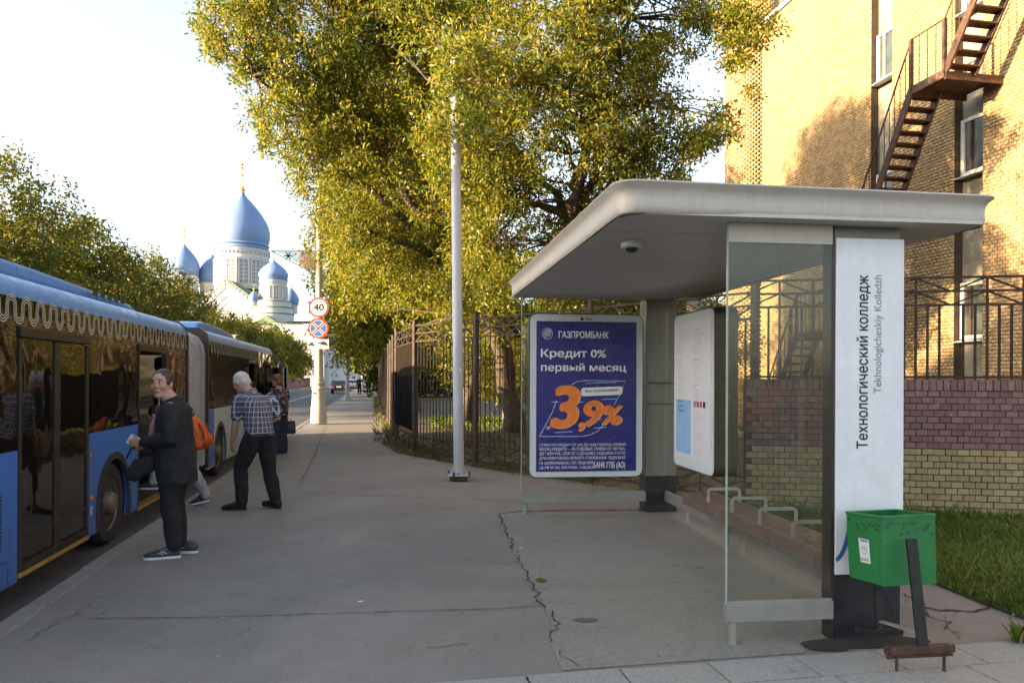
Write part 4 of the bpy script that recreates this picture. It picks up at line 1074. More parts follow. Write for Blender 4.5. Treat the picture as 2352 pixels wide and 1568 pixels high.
for y in (606, 665, 455): MB().lathe([(.125, 0), (.13, .02), (.125, .04)], (0, 0, yz(y)), 24).build('band', 'cream', sp, smooth=True)
def disc(nm, c, r, m, par, y=0.0, n=36, th=.006, ax=1.0):
    return MB().lathe([(r * .99, y + th), (r, y + th * .7), (r, y)], c, n, ax='y').build(nm, m, par, smooth=True)
def signthing(nm, px, py, lab, cat='road sign'):
    p = P(px, py, Ys - .38); return empty(nm, p, math.radians(2), lab, cat)
R1 = 23.3 * (Ys - .38) / F
s1 = signthing('speed_sign', 732, 706, 'round white sign with red rim reading 40 on the cream lamp post')
disc('plate', (0, 0, 0), R1, 'sign_red', s1); disc('face', (0, -.004, 0), R1 * .80, 'sign_white', s1)
MB().lathe([(R1 * 1.0, -.003), (R1 * 1.0, .0), (R1 * .955, .0), (R1 * .955, -.003)], ax='y', n=36, cap=False).build('white_rim', 'sign_white', s1)
text('number', '40', (0, -.0065, -R1 * .33), (1, 0, 0), (0, 0, 1), Hh=R1 * .68, W=R1 * 1.06, mat='ink', parent=s1, bold=.045, anchor='center')
s2 = signthing('no_stopping_sign', 731, 754, 'round blue sign with red rim and red diagonal cross below the 40 sign')
disc('plate', (0, 0, 0), R1, 'sign_red', s2); disc('face', (0, -.004, 0), R1 * .82, 'sign_white', s2); disc('blue_face', (0, -.006, 0), R1 * .78, 'sign_blue', s2)
for sgn in (1, -1):
    u = Vector((sgn, 0, 1)).normalized() * R1 * .8
    MB().ribbon([-u + Vector((0, -.0075, 0)), u + Vector((0, -.0075, 0))], R1 * .25, (0, -1, 0)).build('white_band', 'sign_white', s2, fixn=False)
    MB().ribbon([-u + Vector((0, -.0085 - .001 * sgn, 0)), u + Vector((0, -.0085 - .001 * sgn, 0))], R1 * .15, (0, -1, 0)).build('red_band', 'sign_red', s2, fixn=False)
s3 = signthing('tow_away_plate', 731, 790, 'small white rectangular plate with a black tow truck picture below the two round signs')
k3 = (Ys - .38) / F
MB().box((0, 0, 0), (48 * k3, .006, 22 * k3)).build('plate', 'sign_white', s3, bevel=.004)
def pk(x, z): return (x * k3, -.0045, z * k3)
MB().poly([pk(-23, -10), pk(23, -10), pk(23, -9.3), pk(-23, -9.3)]).build('border', 'ink', s3, fixn=False)
MB().poly([pk(-23, 9.3), pk(23, 9.3), pk(23, 10), pk(-23, 10)]).build('border', 'ink', s3, fixn=False)
MB().poly([pk(-23, -4), pk(-23, 0), pk(-19, 1), pk(-17, 4), pk(-12, 4), pk(-12, 0), pk(-8, 0), pk(-8, -4)]).build('tow_truck_mark', 'ink', s3, fixn=False)
MB().ribbon([pk(-12, 0), pk(-12, 8), pk(-2, -2), pk(2, 1)], 1.0 * k3, (0, -1, 0)).build('crane_mark', 'ink', s3, fixn=False)
MB().poly([pk(-1, 1), pk(1, 4), pk(6, 4), pk(10, 7), pk(17, 5), pk(20, 2), pk(22, -1), pk(21, -4), pk(10, -2), pk(2, 0)]).build('car_mark', 'ink', s3, fixn=False)
for x, z in ((-15, -4.5), (4, 0), (17, -3.5)):
    MB().poly([(x * k3 + 2.3 * k3 * math.cos(i * .393), -.0052, z * k3 + 2.3 * k3 * math.sin(i * .393)) for i in range(16)]).build('wheel_mark', 'ink', s3, fixn=False)
    MB().poly([(x * k3 + 1.1 * k3 * math.cos(i * .393), -.0058, z * k3 + 1.1 * k3 * math.sin(i * .393)) for i in range(16)]).build('wheel_centre', 'sign_white', s3, fixn=False)
# triangular banner on an arm
def bp(px, py): return P(px, py, Ys) - sp.location
ba = empty('banner_frame', sp.location, 0, 'translucent triangular banner with a red round emblem beside the cream lamp post', 'banner')
MB().tube([bp(733, 577), bp(622, 577)], .02, 8).build('arm', 'black_iron', ba, smooth=True)
MB().tube([bp(624, 577), bp(732, 633)], .016, 8).build('stay', 'black_iron', ba, smooth=True)
M = Mat('thin_mesh_banner'); tr = M.n('BsdfTransparent'); df = M.n('BsdfTranslucent'); df.inputs[0].default_value = (.45, .38, .26, 1); mx = M.n('MixShader'); mx.inputs[0].default_value = .35
M.l(tr.outputs[0], mx.inputs[1]); M.l(df.outputs[0], mx.inputs[2]); M.l(mx.outputs[0], M.out.inputs[0]); MT['mesh_banner'] = M.m
MB().prism([bp(640, 579), bp(728, 579), bp(728, 629)], (0, .003, 0)).build('mesh_cloth', 'mesh_banner', ba)
M = Mat('thin_red_print'); tr = M.n('BsdfTransparent'); df = M.n('BsdfDiffuse'); df.inputs[0].default_value = (.20, .06, .04, 1); mx = M.n('MixShader'); mx.inputs[0].default_value = .35
M.l(tr.outputs[0], mx.inputs[1]); M.l(df.outputs[0], mx.inputs[2]); M.l(mx.outputs[0], M.out.inputs[0]); MT['red_print'] = M.m
c = bp(698, 597); MB().poly([(c.x + 13 * k * math.cos(i * .262) * (1 + .15 * (i % 2)), c.y - .01, c.z + 13 * k * math.sin(i * .262) * (1 + .15 * (i % 2))) for i in range(24)]).build('red_emblem', 'red_print', ba, fixn=False)
c = bp(662, 588)
m = MB()
for a in range(6):
    d_ = Vector((math.cos(a * math.pi / 3), 0, math.sin(a * math.pi / 3))) * 10 * k; m.bar(c - d_, c + d_, .03)
m.build('star_ornament', 'sign_blue', ba)
# farther poles along the pavement
for i, (px, py, top, w_, lab) in enumerate([(797, 917, 700, .30, 'dark green-grey pole standing at the pavement edge beyond the cream lamp post'), (832, 900, 720, .30, 'pale pole behind the two distant walkers'), (861, 893, 780, .3, 'thin pale distant pole beside the end of the fence')]):
    g = G(px, py); e = empty('street_pole', g, 0, lab, 'pole', 'poles along the pavement')
    MB().lathe([(w_ * .55, 0), (w_ * .5, .5), (w_ * .42, (HZ - top) / F * g.y + EYE)], n=14).build('shaft', 'cream' if i else 'lamp_pole', e, smooth=True)
    MB().lathe([(w_ * .8, 0), (w_ * .8, .25), (w_ * .55, .3)], n=14).build('foot', 'cream' if i else 'lamp_pole', e, smooth=True)
# ------------------------------------------------------------ articulated bus (local: x = outward to pavement, y = along the street, z up)
RS = -2.66
bus = empty('articulated_bus', S(RS, 0, 0), AL, 'blue articulated bus with dark windows, white wave pattern and pale bellows at the kerb', 'bus')
Wd = 2.2; zb, zs, zw, zt, zr = 0.06, 1.05, 2.20, 2.37, 2.43
def bside(nm, y0, y1, z0, z1, m, x0=-.05, x1=0.0, bevel=0, par=None):
    return MB().box2((x0, y0, z0), (x1, y1, z1)).build(nm, m, par or bus, bevel=bevel)
def roofpart(y0, y1, m):
    prof = [(0.0, zw), (.0, zw + .02), (-.012, zw + .07), (-.045, zw + .13), (-.10, zw + .175), (-.22, zw + .21), (-.6, zw + .235), (-1.1, zw + .24), (-1.6, zw + .235), (-2.1, zw + .175), (-Wd, zw)]
    return MB().prism([(x, y0, z) for x, z in prof], (0, y1 - y0, 0)).build('roof', m, bus, smooth=True)
def shell(y0, y1):
    MB().box2((-Wd, y0 + .02, .25), (-Wd + .05, y1 - .02, 2.2)).build('far_side', 'bus_blue', bus)
    MB().box2((-Wd + .06, y0 + .02, .12), (-.12, y1 - .02, .2)).build('floor_pan', 'interior', bus)
Y0, Y1, Y2, Y3 = 4.3, 11.56, 13.0, 21.1
shell(Y0, Y1); shell(Y2, Y3)
roofpart(Y0, Y1, 'bus_roof'); roofpart(Y2, Y3, 'bus_roof')
def wheel_panel(nm, y0, y1, z0, z1, wy, wz, wr, m):
    """side panel with a round arch opening cut out"""
    pts = [(0, y0, z0), (0, y0, z1), (0, y1, z1), (0, y1, z0)]
    n = 22; a0 = math.asin(max(-1, min(1, (z0 - wz) / wr))); arc = []
    for i in range(n + 1):
        a = a0 + (math.pi - 2 * a0) * i / n; arc.append((0, wy + wr * math.cos(a), wz + wr * math.sin(a)))
    pts += arc
    o = MB().prism(pts, (-.05, 0, 0)).build(nm, m, bus)
    m2 = MB().ribbon([(0.006, p[1], p[2]) for p in arc], .075, (1, 0, 0)); m2.build('arch_trim', 'trim', bus, fixn=False)
    MB().ribbon([(-.02, p[1], p[2]) for p in arc], .03, (1, 0, 0)).build('arch_lip', 'trim', bus, fixn=False)
    # dark wheel well
    pr = [(-.05, p[1], p[2]) for p in arc]; b = MB(); nb = len(pr)
    b.v = [Vector(p) for p in pr] + [Vector((-.55, p[1], p[2])) for p in pr]
    for i in range(nb - 1): b.f.append([i, i + 1, nb + i + 1, nb + i]); b.mi.append(0)
    b.f.append(list(range(nb, 2 * nb))); b.mi.append(0); b.build('wheel_well', 'interior', bus, fixn=False)
    return o
WR = .43; WZ = -.17 + WR + .01
def wheel(y):
    e = bpy.data.objects.new('wheel', None); COL.objects.link(e); e.parent = bus; e.location = (-.05, y, WZ)
    MB().lathe([(.29, -.02), (.30, .0), (.40, .01), (.425, -.02), (WR, -.06), (WR, -.24), (.40, -.28)], n=40, ax='x').build('tyre', 'rubber', e, smooth=True)
    MB().lathe([(.292, -.03), (.285, -.005), (.27, -.03), (.255, -.065), (.20, -.05), (.12, -.02), (.11, .03), (.08, .055), (.0001, .06)], n=40, ax='x').build('rim', 'rim', e, smooth=True)
    m = MB()
    for i in range(10):
        a = i * .628; c = Vector((-.052, .215 * math.cos(a), .215 * math.sin(a))); t_ = Vector((0, -math.sin(a), math.cos(a))); r_ = Vector((0, math.cos(a), math.sin(a)))
        m.poly([c + t_ * .022 * math.cos(j * .524) + r_ * .034 * math.sin(j * .524) for j in range(12)])
    m.build('rim_hole', 'black', e, fixn=False)
    m = MB()
    for i in range(10):
        a = i * .628 + .31; m.lathe([(.013, 0), (.012, .02)], (-.035, .15 * math.cos(a), .15 * math.sin(a)), 8, ax='x')
    m.build('wheel_nut', 'rim', e)
    return e
# rear body: panels
D1a, D1b = 6.30, 7.72; D2a, D2b = 9.27, 10.44
wy1 = 8.46
bside('tail_panel', Y0, D1a - .015, zb - .04, zs - .02, 'bus_blue', bevel=.008)
wheel_panel('wheel_panel', D1b + .015, D2a - .015, zb, zs, wy1, WZ, .50, 'bus_blue')
bside('side_panel', D2b + .015, Y1, zb, zs, 'bus_blue', bevel=.008)
bside('window_glass', Y0, D1a - .03, zs - .015, zw, 'bus_glass', x1=-.004)
bside('window_glass', D1b + .03, D2a - .03, zs + .005, zw, 'bus_glass', x1=-.004)
bside('window_glass', D2b + .03, Y1, zs + .005, zw, 'bus_glass', x1=-.004)
bside('head_band', D1a - .03, D1b + .03, 1.985, zw, 'bus_glass', x1=-.004); bside('head_band', D2a - .03, D2b + .03, 1.985, zw, 'bus_glass', x1=-.004)
def door(ya, yb, opened):
    e = bpy.data.objects.new('door', None); COL.objects.link(e); e.parent = bus
    MB().box2((-.03, ya, 1.90), (.022, yb, 1.985)).build('door_head', 'trim', e, bevel=.01)
    MB().box2((-.10, ya, zb - .015), (.012, yb, zb + .02)).build('door_sill', 'yellow', e, bevel=.004)
    if not opened:
        ym = (ya + yb) / 2
        for a, b in ((ya, ym - .005), (ym + .005, yb)):
            for q in ((a, a + .045), (b - .045, b)): MB().box2((-.035, q[0], zb + .03), (.004, q[1], 1.895)).build('door_frame', 'trim', e, bevel=.004)
            MB().box2((-.035, a + .046, zb + .03), (.004, b - .046, zb + .09)).build('door_frame', 'trim', e)
            MB().box2((-.03, a + .046, zb + .092), (-.010, b - .046, 1.895)).build('door_glass', 'bus_glass', e)
            MB().box2((-.032, a + .046, .33), (-.006, b - .046, .36)).build('door_bar', 'trim', e)
    else:
        for y_, s_ in ((ya, 1), (yb, -1)):
            MB().box2((-.42, y_ + s_ * .02, zb + .05), (-.04, y_ + s_ * .055, 1.88)).build('door_leaf', 'bus_glass', e)
            MB().box2((-.04, y_, zb + .03), (.004, y_ + s_ * .03, 1.895)).build('door_frame', 'trim', e)
            MB().tube([(-.07, y_ + s_ * .06, .5), (-.07, y_ + s_ * .06, 1.5)], .013, 8).build('grab_rail', 'yellow', e, smooth=True)
        MB().tube([(-.9, (ya + yb) / 2, .2), (-.9, (ya + yb) / 2, 2.1)], .016, 8).build('grab_rail', 'yellow', e, smooth=True)
    return e
door(D1a, D1b, False); door(D2a, D2b, True)
MB().box2((-Wd + .4, D2a - 1.2, .2), (-Wd + .8, D2a - .6, 1.0)).build('seat', 'bus_blue', bus); MB().box2((-Wd + .4, D2b + .1, .2), (-Wd + .8, D2b + .6, 1.0)).build('seat', 'bus_blue', bus)
wheel(wy1); wheel(8.46).location.x = -Wd + .3
# front body
D3a, D3b = 17.1, 18.2; D4a, D4b = 19.7, 20.8; wy2 = 14.05
wheel_panel('wheel_panel', Y2 + .02, D3a - .015, zb, zs, wy2, WZ, .50, 'bus_white')
bside('window_glass', Y2 + .02, D3a - .02, zs + .005, zw, 'bus_glass', x1=-.004)
bside('side_panel', D3b, D4a - .01, zb, zs, 'bus_white', bevel=.008); bside('window_glass', D3b + .02, D4a - .02, zs + .005, zw, 'bus_glass', x1=-.004)
bside('head_band', D3a - .03, D3b + .03, 1.985, zw, 'bus_glass', x1=-.004); bside('head_band', D4a - .03, Y3, 1.985, zw, 'bus_glass', x1=-.004)
bside('front_pillar', D4b, Y3, zb, 1.98, 'bus_glass', x1=-.004); bside('accent_panel', Y2 + .03, Y2 + .48, zb + .02, zs - .01, 'bus_blue', x0=-.002, x1=.003)
door(D3a, D3b, True)
e = door(D4a, D4b, True)
for y_ in (D4a + .1, D4b - .1):
    MB().box2((.02, y_, zb + .1), (.42, y_ + .03, 1.85)).build('open_leaf', 'bus_glass', e); MB().box2((.42, y_ - .006, zb + .1), (.45, y_ + .036, 1.85)).build('leaf_edge', 'chrome', e)
wheel(wy2)
MB().box2((-Wd + .1, Y3, .1), (-.1, Y3 + .12, 1.0)).build('front_bumper', 'bus_blue', bus, bevel=.03)
MB().box2((-Wd + .06, Y3, 1.0), (-.06, Y3 + .08, 2.3)).build('windscreen', 'bus_glass', bus, bevel=.03)
MB().tube([(-.1, Y3 + .05, 2.16), (.12, Y3 + .28, 2.2), (.2, Y3 + .34, 2.05)], .025, 8).build('mirror_arm', 'black', bus, smooth=True)
MB().ell((.2, Y3 + .34, 1.86), (.11, .06, .2)).build('mirror', 'black', bus, smooth='all')
# rounded end frames of the two bodies and the bellows
for y0, y1 in ((Y1, Y1 + .06), (Y2 - .08, Y2 + .02)):
    MB().prism([(.012, y0, .1), (.012, y0, zw), (-.02, y0, zw + .13), (-.12, y0, zw + .21), (-Wd + .12, y0, zw + .21), (-Wd, y0, zw), (-Wd, y0, .1)], (0, y1 - y0, 0)).build('end_frame', 'trim', bus)
MT['bellows'] = simple('pale_bellows', (0.36, 0.33, 0.33), 0.75, var=0.14, scale=5, bump=.2)
m = MB(); nf = 17; ya, yb = Y1 + .06, Y2 - .08; rings = []
for i in range(nf * 2 + 1):
    y = ya + (yb - ya) * i / (nf * 2); o = .0 if i % 2 == 0 else -.055; o += random.uniform(-.008, .008)
    pr = [(-.035 + o, .16 - o), (-.035 + o, 1.95), (-.06 + o, 2.12), (-.14 + o * .8, 2.25 + o * .5), (-.30, 2.33 + o), (-Wd + .3, 2.33 + o), (-Wd + .05, 2.1), (-Wd + .04, .16)]
    b = len(m.v); m.v += [Vector((x, y, z)) for x, z in pr]; rings.append(b)
for a, b in zip(rings, rings[1:]):
    for j in range(7): m.f.append([a + j, a + j + 1, b + j + 1, b + j]); m.mi.append(0)
m.build('bellows', 'bellows', bus)
for i in range(8):
    y = ya + (yb - ya) * (i + .5) / 8
    MB().ribbon([(-.030, y, .2), (-.030, y, 1.94), (-.054, y, 2.11), (-.13, y, 2.25)], .012, (1, 0, 0)).build('bellows_hoop', 'trim', bus, fixn=False)
# roof pods
def pod(y0, y1, x0, x1, h, m='bus_roof'):
    z0 = zr - .01; pr = [(y0, z0), (y0 + .1, z0 + h * .75), (y0 + .5, z0 + h), (y0 + (y1 - y0) * .5, z0 + h * .95), (y1 - .5, z0 + h * .6), (y1, z0)]
    o = MB().prism([(x0, y, z) for y, z in pr], (x1 - x0, 0, 0)).build('roof_pod', m, bus, bevel=.04); return o
pod(4.3, 10.4, -.30, -1.5, .15); pod(7.6, 11.0, -.7, -1.7, .20); pod(13.6, 17.4, -.3, -1.7, .17); pod(18.3, 19.0, -.5, -.9, .2, 'cream')
for i in range(5): MB().box((-.242, 8.6 + i * .22, zr + .055), (.01, .12, .05)).build('pod_slot', 'black', bus)
# wave pattern along the top of the glass
def wave(y0, y1, zc, h, per, nm):
    m = MB()
    for off in (-.021, 0.0, .021):
        r = per / 4; pts = []; y = y0; up = True; rr_u = r + off; rr_d = r - off
        while y < y1:
            for k in range(9):
                a = math.pi - math.pi * k / 8; pts.append((.0015, y + r - 0 + rr_u * math.cos(a), zc + h / 2 - r + rr_u * math.sin(a)))
            y += 2 * r
            for k in range(9):
                a = math.pi + math.pi * k / 8; pts.append((.0015, y + r + rr_d * math.cos(a), zc - h / 2 + r + rr_d * math.sin(a)))
            y += 2 * r
        m.ribbon(pts, .0085, (1, 0, 0))
    return m.build(nm, 'wave_print', bus, fixn=False)
wave(Y0 + .05, Y1 - .15, 2.11, .175, .25, 'wave_pattern'); wave(Y2 + .1, Y3 - .2, 2.11, .175, .25, 'wave_pattern')
# small details on the sides
for i in range(16): MB().box2((-.002, 4.9, .32 + i * .026), (.006, 6.02, .334 + i * .026)).build('grille_slat', 'trim', bus)
MB().ribbon([(.003, 4.6, .22), (.003, 6.12, .22), (.003, 6.12, .02)], .008, (1, 0, 0)).build('panel_seam', 'black', bus, fixn=False)
for i in range(5):
    for j in range(3): MB().box2((0, 5.9 - j * .12 - .09, .19 - i * .035), (.004, 5.9 - j * .12, .178 - i * .035)).build('vent_slot', 'trim', bus)
for y, z in ((5.92, .10), (7.80, .42), (14.9, .42), (13.25, .42), (5.0, .10)):
    MB().lathe([(.026, -.002), (.024, .012), (.001, .016)], (0, y, z), 14, ax='x').build('marker_light', 'amber', bus, smooth=True)
MB().box2((0, 7.78, .26), (.003, 7.83, .34)).build('label', 'sign_white', bus)
text('number', '21', (.0035, 7.785, .27), (0, 1, 0), (0, 0, 1), W=.04, Hh=.05, mat='ink', parent=bus, bold=.03)
e_ = MB().poly([(.003, 7.79 + .03 * math.cos(i * .4), .86 + .05 * math.sin(i * .4)) for i in range(16)]).build('round_crest', 'gold', bus, fixn=False)
MB().box2((0, 7.765, .735), (.003, 7.82, .765)).build('red_tag', 'sticker_red', bus)

# ------------------------------------------------------------ cars in the distance
def car(px, py, dark, lab, rz=0.0, grp=None, sc=1.0):
    g = G(px, py, -.17); e = empty('parked_car' if not dark else 'car', g, AL + rz, lab, 'car', grp)
    mname = 'car_paint_' + ('dark' if dark else 'white')
    if mname not in MT: MT[mname] = simple(mname, (.018, .02, .025) if dark else (.6, .6, .6), .25, .3, var=.05)
    prof = [(-2.1, .35), (-2.12, .8), (-1.95, .95), (-1.3, 1.02), (-.75, 1.42), (.4, 1.46), (1.15, 1.0), (2.0, .85), (2.1, .55), (2.1, .3), (-2.1, .3)]
    MB().prism([(-.85, y, z) for y, z in prof], (1.7, 0, 0)).build('body', MT[mname], e, bevel=.09, smooth=True)
    for y0, z0, y1, z1 in ((-1.25, 1.06, -.80, 1.38),):
        MB().prism([(-.68, y0 - .02, z0), (.68, y0 - .02, z0), (.6, y1 - .02, z1), (-.6, y1 - .02, z1)], (0, -.02, .0)).build('rear_window', 'bus_glass', e)
    for s in (-1, 1):
        MB().box2((s * .83, -2.16, .62), (s * .52, -2.08, .80)).build('tail_light', 'sticker_red', e)
        MB().box2((s * .862, -1.0, 1.02), (s * .83, .8, 1.34)).build('side_window', 'bus_glass', e)
        MB().ell((s * .95, .75, 1.02), (.1, .06, .07)).build('mirror', MT[mname], e, smooth='all')
        for y in (-1.3, 1.3): MB().lathe([(.31, -.1), (.32, 0), (.31, .1)], (s * .78, y, .32), 20, ax='x').build('wheel', 'rubber', e, smooth=True)
    MB().box2((-.26, -2.15, .68), (.26, -2.12, .80)).build('number_plate', 'sign_white', e)
    MB().box2((-.8, -2.15, .3), (.8, -2.08, .5)).build('bumper', 'trim', e)
    return e
car(780, 903, True, 'dark sedan driving away down the street, seen from behind between the two poles')
for i, (px, py, lab) in enumerate([(808, 896, 'nearest white car parked at the kerb beyond the dark sedan'), (815, 892, 'white car parked just behind the nearest white one'), (821, 889, 'farthest white car, partly hidden by the left walker')]):
    car(px, py, False, lab, 0, 'white cars parked down the street')

# ------------------------------------------------------------ trees
def leaves_mesh(name, C, per, spread, L, Wl, seed, mat, parent, droop=.6):
    """C: (N,3) cluster centres; every cluster is a drooping sprig of leaflets"""
    rs = np.random.RandomState(seed); N = len(C)
    sd_ = rs.normal(0, 1, (N, 3)); sd_[:, 2] = sd_[:, 2] * .4 - droop; sd_ /= np.linalg.norm(sd_, axis=1)[:, None]
    u = rs.uniform(-1, 1, (N, per)); base = C[:, None, :] + sd_[:, None, :] * (u * spread * 1.1)[:, :, None] + rs.normal(0, spread * .38, (N, per, 3))
    d = sd_[:, None, :] * .55 + rs.normal(0, .62, (N, per, 3)) + np.array([0, 0, -.45 * droop]); d /= np.linalg.norm(d, axis=2)[:, :, None]
    r = rs.normal(0, 1, (N, per, 3)); s_ = np.cross(d, r); s_ /= np.linalg.norm(s_, axis=2)[:, :, None]
    nn = np.cross(d, s_)
    ll = L * rs.uniform(.6, 1.35, (N, per, 1)); ww = Wl * rs.uniform(.65, 1.3, (N, per, 1))
    V = np.stack([base, base + d * ll * .42 + s_ * ww * .5 + nn * ww * .2, base + d * ll - nn * ll * .12, base + d * ll * .42 - s_ * ww * .5 + nn * ww * .2], axis=2).reshape(-1, 3)
    k = N * per
    return tag(npmesh(name, V, np.arange(k * 4).reshape(k, 4), mat, parent), kind='stuff')
def sample_blobs(blobs, dens, seed, gap=.0, sc=.62):
    """blobs: (centre, (rx,ry,rz)); shell-weighted points with lumps and gaps"""
    rs = np.random.RandomState(seed); out = []
    for c, r in blobs:
        n = int(dens * r[0] * r[1] * r[2] * 4.19)
        d = rs.normal(0, 1, (n, 3)); d /= np.linalg.norm(d, axis=1)[:, None]; k = rs.uniform(0, 1, n) ** .42
        lump = np.array([1 + .28 * mnoise.noise(Vector((q[0] * 2.1 + c[0], q[1] * 2.1 + c[1], q[2] * 2.1 + c[2]))) for q in d])
        p = np.array(c)[None] + d * (k * lump)[:, None] * np.array(r)[None]
        if gap > -1: 
            nz = np.array([mnoise.noise(Vector((q[0] * sc, q[1] * sc, q[2] * sc))) + .55 * mnoise.noise(Vector((q[0] * sc * 2.7, q[1] * sc * 2.7, q[2] * sc * 2.7 + 9))) for q in p]); p = p[nz > gap - .42]
        out.append(p)
    return np.concatenate(out)
def limb(m, a, b, r0, r1, seed, bend=.12, n=6, side=8):
    rnd = random.Random(seed); a, b = Vector(a), Vector(b); L = (b - a).length; pts = []; o1 = Vector((rnd.gauss(0, 1), rnd.gauss(0, 1), rnd.gauss(0, .4))) * bend * L
    for i in range(n + 1):
        t = i / n; p = a.lerp(b, t) + o1 * math.sin(math.pi * t) * .6 + Vector((rnd.gauss(0, 1), rnd.gauss(0, 1), 0)) * .03 * L * (0 < i < n); p.z += -.10 * L * (t * t - t)
        pts.append(p)
    m.tube(pts, [r0 + (r1 - r0) * i / n for i in range(n + 1)], side)
    return pts
def tree(base, fork, r0, blobs, dens, per, spread, L, Wl, seed, mat, lab, grp=None, nl=7, twigs=60, gap=.0, extra=None, name='tree', nt_=3):
    base = Vector(base); e = empty(name, base, 0, lab, 'tree', grp); rnd = random.Random(seed)
    fork = Vector(fork)
    tm = MB(); pts = limb(tm, (0, 0, -.1), fork - base, r0 * 1.0, r0 * .7, seed, .05, 8, 14)
    tm.lathe([(r0 * 1.7, -.1), (r0 * 1.25, .15), (r0, .5)], n=14, cap=False)
    tm.build('trunk', 'bark', e, smooth='all')
    C = sample_blobs([(Vector(c), r) for c, r in blobs], dens, seed, gap)
    if extra is not None: C = np.concatenate([C, extra])
    C = C - np.array(base)[None]
    ends = []
    for i in range(nl):
        c, r = blobs[i % len(blobs)]; tgt = Vector(c) - base + Vector((rnd.gauss(0, .35) * r[0], rnd.gauss(0, .35) * r[1], rnd.uniform(-.1, .6) * r[2]))
        lm = MB(); pl = limb(lm, pts[-1] + Vector((0, 0, -.1)), tgt, r0 * rnd.uniform(.4, .62), r0 * .08, seed * 31 + i, .14, 8, 9)
        lm.build('limb', 'bark', e, smooth='all'); ends.append(pl)
    tw = MB()
    idx = np.random.RandomState(seed + 5).choice(len(C), min(twigs, len(C)), replace=False)
    allp = [p for pl in ends for p in pl[2:]]
    for i in idx:
        c = Vector(C[i]); near_ = min(allp, key=lambda p: (p - c).length + (0.0 if p.z < c.z + .5 else .6))
        limb(tw, near_, c, .028 if nt_ > 2 else .04, .006, int(i), .12, 5, 4)
    if idx.size: tag(tw.build('twigs', 'bark', e, smooth='all'), kind='stuff')
    leaves_mesh('crown', C, per, spread, L, Wl, seed + 1, mat, e)
    return e
def bl(px, py, Y, rpx, rpy, ry):
    return (P(px, py, Y), (rpx / F * Y, ry, rpy / F * Y))
TREES = True
